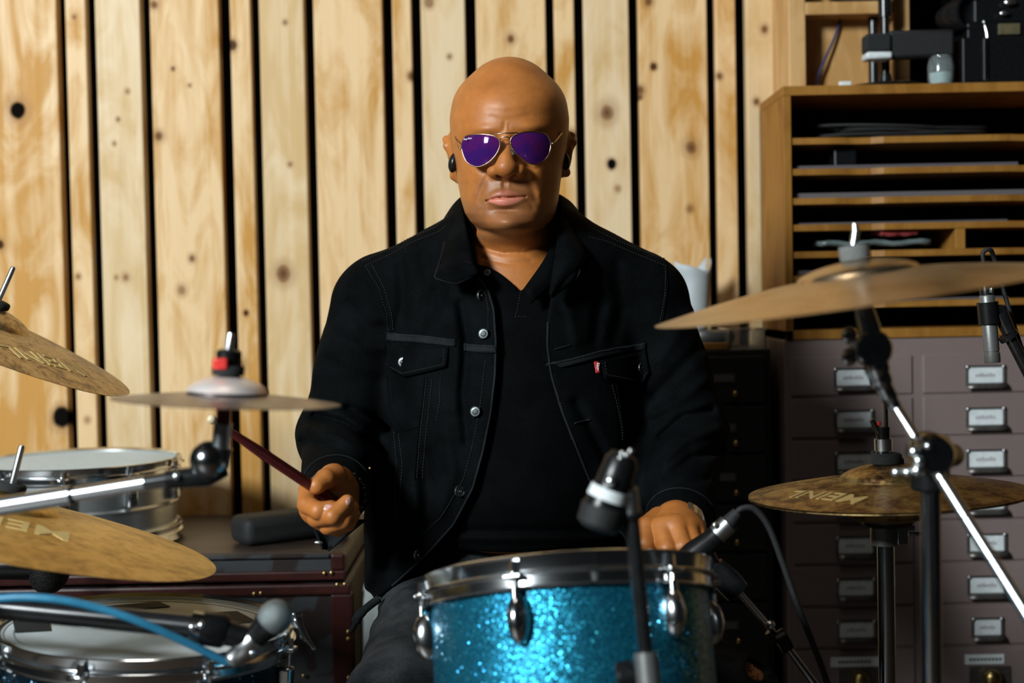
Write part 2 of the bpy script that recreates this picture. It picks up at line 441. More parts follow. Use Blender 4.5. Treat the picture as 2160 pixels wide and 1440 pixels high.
def scoop(n=28):
    pts = []
    for i in range(n + 1):
        q = i / n; s = 0
        for c, wd in ((.22, .05), (.75, .06)):
            s += math.exp(-((q - c) / wd) ** 4) * .012
        pts.append((q, s))
    return pts
for i, v in enumerate(shelf_v):
    z = Z(v); xa, xb = x0 + .014, x1 - .014
    poly = [(xa + q * (xb - xa), RD + .004 + s) for q, s in scoop()] + [(xb, rb - .008), (xa, rb - .008)]
    MB().prism(poly, .0115, Matrix.Translation((0, 0, z - .006))).build('shelf', 'pine_rack', rack, 20)
    if i in (1, 2, 3, 5, 6):
        pm(f'sheets_{i}', [(.12, .105, .11), (.10, .09, .10), (.12, .105, .11), (.095, .085, .095), (.11, .10, .105)][i % 5], rough=.8, scale=300, stretch=(1, 1, 40))
        st = MB().span((xa + .008, RD + .02, z + .0058), (xa + .40 + .02 * (i % 3), rb - .03, z + .0058 + .0035 + .003 * (i % 3))).build('paper_stack', f'sheets_{i}', None, 0, .0008)
        tag(st, ['pale paper stack in the rack slot second from top', 'pale paper stack in the rack slot third from top', 'pale paper stack in the fourth rack slot from the top', '', 'pale paper stack in the rack slot behind the large right cymbal', 'pale paper stack in the lowest slot of the rack'][i - 1], 'paper', 'paper stacks in the rack')
dx = X(2028, 505)
MB().span((dx - .009, RD + .006, Z(533) + .0055), (dx + .009, rb - .008, Z(476) - .006)).build('divider', 'pine_rack', rack, 0, .001)
# plastic wallets in the slot above the fifth shelf
pm('wallet_teal', (.16, .2, .2), (.08, .11, .11), rough=.2, scale=30); pm('wallet_red', (.4, .06, .06), (.3, .05, .05), rough=.3, scale=30)
for nm, ua, ub, zz, m, lb in (('plastic_wallet', 1735, 1970, .012, 'wallet_teal', 'grey green plastic wallet in the rack slot left of its divider'), ('red_folder', 1865, 1945, .020, 'wallet_red', 'small red folder lying on the plastic wallet in the rack')):
    xa, xb = X(ua, 520), X(ub, 520); mb = MB(); rows = []
    for j in range(5): rows.append([(xa + (xb - xa) * i / 12, RD + .02 + .035 * j, Z(533) + (.0195 if nm == 'plastic_wallet' else .040) + .0025 * sin(i * 1.3 + j)) for i in range(13)])
    mb.grid(rows); tag(mb.build(nm, m, None, 60, solid=zz * .7, offset=0), lb, 'folder')
# a cable coil in the top slot
mb = MB(); pts = []
for i in range(120):
    a = i / 120 * 2 * pi * 4; r = .9 + .08 * sin(i * .7)
    pts.append((X(1930, 260) + .16 * r * cos(a) + .02 * sin(i * .13), RD + .10 + .06 * r * sin(a), Z(293) + .0105 + .004 * (i / 30) + .016 * max(0, sin(a * .5)) ** 2))
tag(mb.tube(catmull(pts, 2), .0028, 6).build('coiled_cable', 'black_rubber'), 'black cable coiled in the top slot of the paper rack', 'cable')
cz = Z(358) + .0085
tag(MB().box((X(1793, 325), RD + .06, cz + .0175), (.042, .05, .035)).build('small_box', 'black_plastic', None, 0, .003), 'small dark box in the second rack slot from top', 'box')

# ------------------------------------------------------------------ card cabinet with labelled drawers
pm('taupe_enamel', (.21, .16, .15), (.185, .14, .132), rough=.48, scale=400, bump=.06, bd=.0004)
pm('taupe_dark', (.035, .028, .026), (.03, .024, .022), rough=.6, scale=200)
pm('holder_steel', (.16, .15, .14), (.11, .10, .095), rough=.38, metal=.7, scale=200)
cx0 = X(1655, 800); cx1 = x1 + .03; ctop = zb - .001
cab = thing('drawer_cabinet', 'taupe steel card cabinet with two columns of labelled drawers', 'cabinet', ((cx0 + cx1) / 2, RD + .15, 0))
MB().span((cx0, RD + .004, .03), (cx1, RD + .30, ctop)).build('body', 'taupe_enamel', cab, 0, .003)
MB().span((cx0 + .01, RD + .02, 0), (cx1 - .01, RD + .28, .03)).build('plinth', 'taupe_dark', cab, 0)
rows_v = [745 + 88.6 * k for k in range(8)]
cols = [(1676, 1932), (1948, 2204)]
def label_holder(c, drw, wide=.062):
    mb = MB(); hw, hh = wide / 2 + .006, .0185
    mb.span((c.x - hw, c.y - .004, c.z - hh), (c.x - hw + .005, c.y, c.z + hh)); mb.span((c.x + hw - .005, c.y - .004, c.z - hh), (c.x + hw, c.y, c.z + hh))
    mb.span((c.x - hw, c.y - .004, c.z + hh - .004), (c.x + hw, c.y, c.z + hh))
    mb.build('label_frame', 'holder_steel', drw, 0, .0012)
    mb = MB(); n = 8; rows = []
    for j in range(n):
        a = j / (n - 1) * pi * .55; rows.append([(c.x + sx * hw, c.y - .002 - .011 * sin(a), c.z - hh + .005 - .009 * (1 - cos(a))) for sx in np.linspace(-1, 1, 5)])
    mb.grid(rows).build('finger_pull', 'holder_steel', drw, 60, solid=.0015)
    for sx in (-1, 1):
        MB().ball((c.x + sx * (hw - .004), c.y - .0035, c.z + hh - .003), .004, 10, (1, .6, 1)).build('rivet', 'satin_steel', drw, 180)
    MB().span((c.x - wide / 2, c.y - .0022, c.z - .0135), (c.x + wide / 2, c.y - .001, c.z + .0145)).build('label_card', 'white_card', drw, 0)
    mb = MB()
    for k in range(7): mb.span((c.x - wide * .3 + k * wide * .085, c.y - .0026, c.z - .003), (c.x - wide * .3 + k * wide * .085 + wide * .06, c.y - .0021, c.z + .002 + .001 * (k % 3)))
    mb.build('label_text', 'paper', drw, 0)
for ci, (ua, ub) in enumerate(cols):
    for k, v in enumerate(rows_v):
        a = P(ua + 2, v + 4, RD); b = P(ub - 2, v + 85 + (60 if k == 7 else 0), RD)
        um = (ua + ub) / 2
        xa = X(ua, 900) if ci else cx0 + .012; xb = xa + (.222 if ci == 0 else .222)
        za = Z(v + 4, 1900); zc = max(Z(v + 85.5 + (40 if k == 7 else 0), 1900), .05)
        drw = MB().span((xa, RD, zc), (xb, RD + .012, za)).build('drawer', 'taupe_enamel', cab, 0, .002)
        lc = Vector(((xa + xb) / 2 + .003, RD, (za + zc) / 2 - .004))
        if k < 7: label_holder(lc, drw, .062 if not (ci == 1 and k == 6) else .048)
        else:
            MB().span((lc.x - (.048 if ci == 0 else .042), RD - .0015, za - .030), (lc.x + (.048 if ci == 0 else .030), RD, za - .012)).build('label_strip', 'white_card', drw, 0)
            mb = MB()
            for q in range(9): mb.span((lc.x - .034 + q * .0068, RD - .002, za - .0235), (lc.x - .034 + q * .0068 + .005, RD - .0014, za - .0185))
            mb.build('label_text', 'felt_grey', drw, 0)
            MB().ball((lc.x + .004, RD - .014, za - .053), .017, 16, (1, .8, 1)).build('knob', 'brass', drw, 180)
            MB().span((lc.x - .035, RD - .003, za - .078), (lc.x + .042, RD, za - .034)).build('knob_plate', 'holder_steel', drw, 0, .001)

# ------------------------------------------------------------------ black file cabinet
pm('black_enamel', (.012, .012, .012), (.016, .016, .016), rough=.42, scale=300, bump=.05)
bx0, bx1 = X(1425, 900), X(1630, 900); bt = Z(737, 1560)
fc = thing('file_cabinet', 'narrow black steel file cabinet against the pine boards', 'cabinet', ((bx0 + bx1) / 2, RD + .12, 0))
MB().span((bx0, RD + .012, 0), (bx1, RD + .255, bt)).build('body', 'black_enamel', fc, 0, .003)
zz = bt - .012
for k in range(6):
    hgt = .085 if k < 5 else zz - .06
    drw = MB().span((bx0 + .012, RD, zz - hgt), (bx1 - .012, RD + .014, zz)).build('drawer', 'black_enamel', fc, 0, .002)
    c = Vector(((bx0 + bx1) / 2, RD, zz - .04))
    MB().span((c.x - .022, RD - .003, c.z - .008), (c.x + .022, RD, c.z + .008)).build('label_frame', 'holder_steel', drw, 0, .001)
    MB().span((c.x - .018, RD - .0035, c.z - .006), (c.x + .018, RD - .002, c.z + .006)).build('label_card', 'grey_satin', drw, 0)
    MB().ball((c.x + .02, RD - .008, c.z - .028), .007, 12).build('knob', 'brass', drw, 180)
    zz -= hgt + .006
# things on top of it
pm('grey_paper', (.5, .55, .57), (.42, .47, .49), rough=.7, scale=12)
bot = P(1463, 690, 2.76); mb = MB(); rows = []; S = 2.76 / FPX
for j in range(13):
    q = j / 12; r = (30 + 9 * q) * S; hgt = .125 * q; rows.append([])
    for i in range(41):
        a = 2 * pi * i / 40 * .93 + .6; dent = .006 * math.exp(-((q - .7) / .15) ** 2 - ((a - 3.9) / .5) ** 2) * 1.5
        top = (.012 * sin(a * 2 + 1.0) + .006 * sin(a * 3)) * q ** 3
        rows[-1].append((bot.x + (r - dent) * cos(a), bot.y + (r * .8 - dent) * sin(a), bt + .0335 + hgt + top))
mb.grid(rows); tag(mb.build('rolled_paper', 'grey_paper', None, 60, solid=.0012), 'pale grey rolled paper tube standing on the black cabinet', 'paper')
tag(MB().lathe([(.012, 0), (.038, .002), (.055, .010), (.060, .020), (.056, .030), (.045, .033), (.0, .0332)], Matrix.Translation((bot.x + .02, bot.y - .01, bt)), 40, c0=True).build('shallow_dish', 'grey_satin', None, 50), 'dark shallow dish under the rolled paper tube', 'dish')
t = NT('clear_acrylic'); t.val('Base Color', (.85, .88, .9, 1)); t.val('Roughness', .12); t.val('Transmission Weight', .92); t.val('IOR', 1.12); MATS['clear_acrylic'] = t.m
a, b = X(1545, 720), X(1622, 720); z0 = bt; ca = thing('clear_case', 'low clear acrylic case on the black cabinet beside the rack', 'case', ((a + b) / 2, RD + .1, z0))
mb = MB(); th = .002
for p, q in (((a, RD + .03, z0), (a + th, RD + .17, z0 + .034)), ((b - th, RD + .03, z0), (b, RD + .17, z0 + .034)), ((a, RD + .03, z0), (b, RD + .03 + th, z0 + .034)), ((a, RD + .17 - th, z0), (b, RD + .17, z0 + .034))): mb.span(p, q)
mb.build('wall', 'clear_acrylic', ca, 0); MB().span((a - .002, RD + .028, z0 + .034), (b + .002, RD + .172, z0 + .038)).build('lid', 'clear_acrylic', ca, 0, .001)
aw = P(1507, 722, RD + .03); tag(MB().box((aw.x, aw.y, bt + .006), (.05, .03, .012), Matrix.Rotation(rad(-14), 3, 'Z')).build('wood_block', 'pine_rack', None, 0, .001), 'small wooden block at the front edge of the black cabinet', 'block')

# ------------------------------------------------------------------ open pine shelf unit above the rack
ux0 = X(1664, 100, 2.70); uxm = X(1880, 100, 2.74); zt2 = zt + .0175
us = thing('shelf_unit', 'open pine wall shelf unit standing behind the rack top', 'shelf', (ux0 + .15, 2.86, zt2))
zs = P(1780, 12, 2.68).z
MB().span((ux0, 2.70, zt2), (ux0 + .032, 2.868, 2.4)).build('upright', 'pine_light', us, 0, .002)
MB().span((uxm, 2.72, zt2), (uxm + .03, 2.868, 2.4)).build('upright', 'pine_light', us, 0, .002)
MB().span((ux0 + .032, 2.70, zs - .012), (uxm, 2.76, zs + .012)).build('shelf_board', 'pine_light', us, 0, .002)
MB().span((ux0 + .032, 2.76, zt2), (uxm, 2.775, 2.4)).build('back_board', 'pine_light', us, 0)
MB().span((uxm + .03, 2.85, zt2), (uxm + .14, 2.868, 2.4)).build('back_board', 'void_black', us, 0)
sp = P(1788, -38, 2.715)
spk = thing('round_speaker', 'black round speaker cone on the pine shelf at the top edge', 'speaker', (sp.x, sp.y, zs + .012))
Mx = Matrix.Translation((sp.x, sp.y, zs + .012 + .046)) @ Matrix.Rotation(rad(90), 4, 'X')
MB().lathe([(.046, -.03), (.05, 0), (.05, .006), (.044, .008)], Mx, 40, c0=True).build('rim', 'black_plastic', spk, 40)
MB().lathe([(.044, .006), (.02, -.006), (.016, -.002), (.001, .002)], Mx, 40).build('cone', 'black_rubber', spk, 40)
# a desk mic stand on top of the rack
bs = P(1868, 186, 2.68); bs.z = zt2
ds = thing('desk_stand', 'black desk microphone stand with round base on top of the rack', 'stand', bs)
MB().lathe([(.075, 0), (.078, .003), (.072, .007), (.03, .012), (.012, .016), (.010, .03)], Matrix.Translation(bs), 48, c0=True).build('base', 'black_metal', ds, 40)
MB().cyl(bs + Vector((0, 0, .015)), bs + Vector((0, 0, .30)), .0085).build('pole', 'black_metal', ds, 40)
MB().cyl(bs + Vector((0, 0, .135)), bs + Vector((0, 0, .24)), .0125).build('pole_collar', 'black_metal', ds, 40)
b2 = P(1843, 186, 2.738); b2.z = zt2
ds2 = thing('pole_stand', 'thin black pole standing behind the desk microphone stand', 'stand', b2)
MB().lathe([(.016, 0), (.016, .006), (.0105, .008)], Matrix.Translation(b2), 32, c0=True).build('base', 'black_metal', ds2, 40)
MB().cyl(b2, b2 + Vector((0, 0, .5)), .0095).build('pole', 'black_metal', ds2, 40)
# equipment: headphone-like bar, box, lamp jar
hp0, hp1 = P(1826, 98, 2.63), P(2010, 100, 2.63)
bar = thing('padded_bar', 'black padded bar with a white end band in front of the desk stand', 'equipment', (hp0.x, 2.62, zt2))
MB().box(((hp0.x + hp1.x) / 2 + .02, 2.635, hp0.z + .002), (hp1.x - hp0.x - .04, .035, .05)).build('bar', 'black_rubber', bar, 30, .006)
MB().box((hp0.x + .02, 2.632, hp0.z + .004), (.046, .042, .034)).build('end_cap', 'grey_satin' if 0 else 'felt_black', bar, 30, .005)
MB().box((hp0.x + .021, 2.632, hp0.z - .019), (.047, .042, .013)).build('white_band', 'white_card', bar, 30, .004)
eb = P(2100, 188, 2.64)
bxm = thing('equipment_box', 'black equipment box standing at the right end of the rack top', 'box', (eb.x, 2.70, zt2))
MB().span((X(2030, 140, 2.62), 2.62, zt2), (X(2030, 140, 2.62) + .22, 2.80, zt2 + .085)).build('case', 'black_plastic', bxm, 0, .003)
MB().span((X(2074, 140, 2.62), 2.616, zt2 + .006), (X(2084, 140, 2.62), 2.621, zt2 + .082)).build('steel_strip', 'dark_chrome', bxm, 0, .001)
pm('olive_plate', (.12, .10, .05), (.08, .07, .035), rough=.5, scale=60)
cm = thing('camera_rig', 'black camera like device with round lens stacked on the equipment box', 'equipment', (X(2090, 60, 2.64), 2.69, zt2 + .0855))
zc = zt2 + .0855
MB().span((X(2040, 60, 2.64), 2.64, zc), (X(2040, 60, 2.64) + .15, 2.76, zc + .03)).build('plate', 'black_plastic', cm, 0, .003)
MB().span((X(2105, 80, 2.64), 2.634, zc + .006), (X(2150, 80, 2.64), 2.641, zc + .026)).build('name_plate', 'olive_plate', cm, 0, .001)
MB().span((X(2058, 60, 2.64), 2.65, zc + .03), (X(2058, 60, 2.64) + .12, 2.75, zc + .105)).build('housing', 'black_plastic', cm, 0, .004)
Lc = P(2030, 30, 2.66)
Mx = Matrix.Translation(Lc) @ Matrix.Rotation(rad(90), 4, 'X') @ Matrix.Rotation(rad(25), 4, 'Y')
MB().lathe([(.02, -.05), (.03, -.02), (.033, .0), (.033, .02), (.028, .021), (.024, .012), (.001, .010)], Mx, 36, c0=True).build('lens', 'black_metal', cm, 40)
for (u, v, r) in ((2130, 5, .009), (2118, 28, .007)): MB().ball(P(u, v, 2.64), r, 12, (1.3, .5, .6)).build('knob', 'chrome', cm, 180)
MB().tube([P(2075, 45, 2.645), P(2082, 70, 2.64), P(2083, 92, 2.64)], .004, 8).build('lever', 'dark_chrome', cm, 60)
gl = P(1985, 186, 2.60 + .03); gl.z = zt2
jar = thing('glass_jar', 'small glass jar with a bright reflection on top of the rack', 'jar', gl)
t = NT('jar_glass'); t.val('Base Color', (.8, .9, .9, 1)); t.val('Roughness', .04); t.val('Transmission Weight', .9); t.val('IOR', 1.4); MATS['jar_glass'] = t.m
MB().lathe([(.001, .002), (.019, .002), (.021, .012), (.022, .035), (.019, .048), (.019, .053), (.0205, .053), (.0205, .049), (.024, .035), (.0235, .01), (.021, 0), (.001, 0)], Matrix.Translation(gl), 40).build('glass', 'jar_glass', jar, 50)
MB().lathe([(.001, .0025), (.0185, .0025), (.0205, .012), (.0207, .022), (.001, .022)], Matrix.Translation(gl), 32).build('contents', 'white_card', jar, 50)
cb = [P(1776, 30, 2.752), P(1760, 80, 2.75), P(1738, 130, 2.745), P(1722, 175, 2.74), P(1730, 189, 2.72), P(1770, 186, 2.66), P(1815, 182, 2.645)]
pm('blue_cable', (.03, .035, .12), (.02, .025, .1), rough=.5, scale=50)
for q in cb[4:]: q.z = max(q.z, zt2 + .003)
cbl = tag(MB().tube(catmull(cb, 8), .0026, 8).build('patch_cable', 'blue_cable', None, 60), 'thin blue cable hanging from the pine shelf onto the rack', 'cable')
tag(MB().box((X(1781, 189, 2.63), 2.625, zt2 + .005), (.022, .012, .009)).build('cable_plug', 'white_card', None, 0, .002), 'tiny white plug lying on the rack top', 'plug')

# ------------------------------------------------------------------ steamer trunk
t = NT('trunk_metal'); v = t.mapping((1, 1, 1), 'Position'); f = t.noise(v, 14, 2, .5, .6); f2 = t.noise(v, 260, 3)
col = t.ramp(f, [(.47, (.030, .034, .038)), (.53, (.014, .005, .004))]); t.link(t.mix(.35, col, t_rgb(t, f2), 'MULTIPLY'), t.b.inputs['Base Color']); t.val('Roughness', .45); t.val('Metallic', .2); t.bump(f2, .12, .001); MATS['trunk_metal'] = t.m
pm('trunk_top', (.022, .015, .012), (.042, .029, .024), rough=.42, scale=8, stretch=(1, 6, 1), bump=.1)
pm('trunk_leather', (.034, .008, .006), (.022, .006, .005), rough=.36, scale=40, bump=.2, spec=.2)
tf = 2.37; tx1 = P(742, 1300, tf).x; tx0 = tx1 - .98; tz = P(600, 1172, tf).z; tlid = P(600, 1228, tf).z
tr = thing('steamer_trunk', 'worn dark steamer trunk with brown leather straps and brass nails', 'trunk', ((tx0 + tx1) / 2, tf + .23, 0))
MB().span((tx0, tf + .006, .01), (tx1 - .006, tf + .47, tlid - .004)).build('body', 'trunk_metal', tr, 0, .006)
lx = tx1 - .012
MB().span((tx0, tf + .006, tlid), (lx, tf + .47, tz)).build('lid', 'trunk_metal', tr, 0, .009, seg=3)
MB().span((tx0 + .02, tf + .03, tz - .002), (lx - .03, tf + .46, tz + .0012)).build('lid_top', 'trunk_top', tr, 0)
MB().span((tx0, tf, tlid + .002), (lx + .003, tf + .008, tlid + .018)).build('lid_strap', 'trunk_leather', tr, 0, .003)
MB().span((tx0, tf - .004, tlid - .022), (tx1, tf + .006, tlid - .003)).build('body_strap', 'trunk_leather', tr, 0, .004)
MB().span((lx - .022, tf - .001, tlid + .018), (lx + .003, tf + .03, tz + .002)).build('lid_corner', 'trunk_leather', tr, 0, .005)
MB().span((tx1 - .034, tf - .001, .01), (tx1 + .001, tf + .03, tlid - .022)).build('corner_strap', 'trunk_leather', tr, 0, .003)
MB().span((tx0, tf - .001, tz - .006), (lx - .022, tf + .012, tz + .0025)).build('edge_binding', 'dark_chrome' if 0 else 'trunk_metal', tr, 30, .003)
for (u, v) in ((684, 1209), (699, 1208), (711, 1233), (727, 1232), (536, 1252), (550, 1251), (734, 1332), (734, 1347), (735, 1429), (560, 1425), (640, 1425)):
    p = P(u, v, tf - .003); MB().ball(p, .0038, 10, (1, .6, 1)).build('nail', 'brass', tr, 180)
# black case lying on the trunk
ca0, ca1 = P(500, 1118, 2.47), P(668, 1092, 2.56); ca0.z = ca1.z = tz + .0015 + .026
dr = (ca1 - ca0); L = dr.length + .06; ang = math.atan2(dr.y, dr.x); mid = (ca0 + ca1) / 2 + dr.normalized() * .03
case = thing('instrument_case', 'long black leatherette case lying on the trunk lid', 'case', (mid.x, mid.y, tz))
MB().box(mid, (L, .075, .05), Matrix.Rotation(ang, 3, 'Z')).build('shell', 'black_rubber', case, 30, .016, seg=4)
for k in (.05, .09, .12):
    p = mid + Matrix.Rotation(ang, 3, 'Z') @ Vector((k - .02, -.038, -.008)); MB().ball(p, .005, 10).build('stud', 'satin_steel', case, 180)
# pale cloth bag between trunk and drummer
pm('pale_cloth', (.24, .27, .255), (.18, .20, .19), rough=.85, scale=20, bump=.3)
mb = MB(); rows = []; cc = Vector((tx1 + .056, 2.43, 0))
for j in range(25):
    q = j / 24; rows.append([])
    for i in range(48):
        a = 2 * pi * i / 48; fold = 1 + .10 * sin(a * 7 + q * 2) * (1 - .5 * q) + .05 * sin(a * 3 + 1)
        rx = (.046 + .008 * sin(q * pi)) * (1 - .75 * max(0, q - .8) / .2 * .8) * fold; ry = .06 * fold
        rows[-1].append((cc.x + .002 + rx * cos(a), cc.y + ry * sin(a), .002 + q * (P(768, 1085, 2.43).z - .002)))
mb.rings(rows); tag(mb.build('cloth_bag', 'pale_cloth', None, 60), 'pale grey cloth bag standing between trunk and drummer', 'bag')
# ------------------------------------------------------------------ drum and cymbal materials
def bronze(name, c1, c2, c3, rough=.36, mott=22, metal=1.0):
    t = NT(name); tc = t.node('ShaderNodeTexCoord').outputs['Object']
    sx = t.node('ShaderNodeSeparateXYZ'); t.link(tc, sx.inputs[0])
    r = t.math('SQRT', t.math('ADD', t.math('MULTIPLY', sx.outputs[0], sx.outputs[0]), t.math('MULTIPLY', sx.outputs[1], sx.outputs[1])))
    m1 = t.noise(tc, mott, 5, .62, .5); m2 = t.noise(tc, mott * 5, 3, .6)
    f = t.math('MULTIPLY_ADD', t.math('SUBTRACT', m2, .5), .55, m1)
    col = t.ramp(f, [(.34, c1), (.5, c2), (.64, c3)])
    cx = t.node('ShaderNodeCombineXYZ'); t.link(t.math('MULTIPLY', r, 900), cx.inputs[0]); ring = t.noise(cx.outputs[0], 1.0, 2)
    cx2 = t.node('ShaderNodeCombineXYZ'); t.link(t.math('MULTIPLY', r, 45), cx2.inputs[0]); band = t.noise(cx2.outputs[0], 1.0, 2)
    col = t.mix(.3, col, t_rgb(t, t.math('MULTIPLY_ADD', band, .8, .6)), 'MULTIPLY')
    t.link(col, t.b.inputs['Base Color']); t.val('Metallic', metal)
    t.link(t.math('MULTIPLY_ADD', m1, .25, rough - .12), t.b.inputs['Roughness'])
    t.bump(t.math('MULTIPLY_ADD', m1, .6, t.math('MULTIPLY', ring, .5)), .25, .0006)
    MATS[name] = t.m
bronze('bronze_dark', (.10, .055, .03), (.38, .25, .10), (.56, .41, .17), .42, 34)
bronze('bronze_ride', (.40, .25, .07), (.64, .44, .14), (.78, .56, .21), .44, 14)
bronze('bronze_crash', (.16, .10, .05), (.46, .33, .17), (.62, .48, .26), .42, 30)
bronze('bronze_pale', (.62, .46, .27), (.7, .55, .36), (.75, .6, .42), .30, 10)
bronze('splash_alloy', (.22, .20, .20), (.30, .27, .27), (.20, .14, .13), .3, 40)
bronze('splash_dome', (.85, .68, .60), (.82, .72, .68), (.8, .74, .72), .42, 10, .55)
pm('logo_gold', (.72, .55, .22), (.62, .46, .17), rough=.6, scale=300)
def sparkle(name, base, flake, scale=620, spread=.85):
    t = NT(name); tc = t.node('ShaderNodeTexCoord').outputs['Object']
    v = t.node('ShaderNodeTexVoronoi'); v.inputs['Scale'].default_value = scale; t.link(tc, v.inputs['Vector'])
    g = t.node('ShaderNodeNewGeometry')
    s = t.node('ShaderNodeVectorMath', operation='SUBTRACT'); t.link(v.outputs['Color'], s.inputs[0]); s.inputs[1].default_value = (.5, .5, .5)
    m = t.node('ShaderNodeVectorMath', operation='MULTIPLY_ADD'); t.link(s.outputs[0], m.inputs[0]); t.link(g.outputs['Normal'], m.inputs[2])
    n = t.node('ShaderNodeVectorMath', operation='NORMALIZE'); t.link(m.outputs[0], n.inputs[0])
    sep = t.node('ShaderNodeSeparateColor'); t.link(v.outputs['Color'], sep.inputs[0])
    spr = t.ramp(sep.outputs[2], [(.70, (.38,) * 3), (.82, (1.0,) * 3)]); t.link(spr, m.inputs[1])
    col = t.ramp(sep.outputs[1], [(.0, base), (.65, tuple((a + b) / 2 for a, b in zip(base, flake))), (1.0, flake)])
    t.link(col, t.b.inputs['Base Color']); t.val('Metallic', .8); t.link(t.ramp(sep.outputs[2], [(.70, (.36, .36, .36)), (.82, (.12, .12, .12))]), t.b.inputs['Roughness'])
    t.link(n.outputs[0], t.b.inputs['Normal']); t.val('Coat Weight', .35); t.val('Coat Roughness', .12); t.val('Coat IOR', 1.45)
    MATS[name] = t.m
sparkle('blue_sparkle', (.003, .085, .19), (.03, .40, .56), 760, .62)
sparkle('navy_sparkle', (.002, .008, .016), (.012, .06, .10), 900, .6)
pm('drum_head', (.60, .71, .75), (.54, .65, .69), rough=.55, scale=60)
pm('coated_head', (.70, .78, .80), (.63, .71, .73), rough=.6, scale=30)
pm('gaffer', (.014, .015, .018), (.02, .021, .024), rough=.8, scale=400, bump=.2)
pm('aluminium', (.62, .65, .66), (.56, .59, .60), rough=.34, metal=.9, scale=60, stretch=(1, 1, 6))

def view_frame(u, v, d, tip, ratio):
    """frame of a round thing from its outline in the photo: centre, the end of its long axis, and how open the ellipse is"""
    c = P(u, v, d); l = (c - CAMP).normalized()
    e1 = P(tip[0], tip[1], d) - c; R = e1.length; e1 = (e1 - l * e1.dot(l)).normalized(); e2 = e1.cross(l).normalized()
    if e2.z < 0: e2 = -e2
    n = (e2 * math.sqrt(1 - ratio * ratio) - l * ratio).normalized()
    if e1.x < 0: e1 = -e1
    B = basis(n, e1)
    M = Matrix.Translation(c) @ B.to_4x4()
    return M, R
def cym_z(r, R, rb, hb, bow):
    if r >= rb: return bow * (1 - ((r - rb) / (R - rb)) ** 1.35)
    return bow + hb * (math.sqrt(max(0, 1 - (r / rb) ** 2)) * .75 + .25 * (1 - (r / rb) ** 2))
def cymbal(name, mat, parent, M, R, rb, hb, bow, th=.0012, dome=None):
    rs = [.006] + [rb * q for q in (.2, .35, .5, .65, .8, .9, .96, 1)] + [rb + (R - rb) * q for q in (.03, .1, .2, .3, .4, .5, .6, .7, .8, .9, .96, 1)]
    top = [(r, cym_z(r, R, rb, hb, bow)) for r in rs]
    prof = top + [(R - .0004, -th * .6)] + [(r, z - th) for r, z in reversed(top[:-1])]
    prof.append(prof[0])
    o = MB().lathe(prof, None, 96).build(name, mat, parent, 50, matrix=M)
    return o
def logo(parent, M, txt, size, r, ang, R, rb, hb, bow, flip=False, mat='logo_gold'):
    T = Matrix.Rotation(ang, 4, 'Z') @ Matrix.Translation((0, -r, 0)) @ (Matrix.Rotation(pi, 4, 'Z') if flip else Matrix.Identity(4))
    mb = text_mb(txt, size, T, .0004)
    mb.v = [Vector((p.x, p.y, cym_z(math.hypot(p.x, p.y), R, rb, hb, bow) + .0004 + p.z)) for p in mb.v]
    return mb.build('printed_logo', mat, parent, 0, matrix=M)
def tripod(parent, base, h=.28, spread=.26, mat='dark_chrome', a0=.4):
    for k in range(3):
        a = a0 + 2 * pi * k / 3; f = Vector((base.x + spread * cos(a), base.y + spread * sin(a), .012))
        MB().cyl(Vector((base.x, base.y, h)), f, .006, n=10).build('leg', mat, parent, 40)
        MB().ball(f, .012, 10).build('rubber_foot', 'black_rubber', parent, 180)

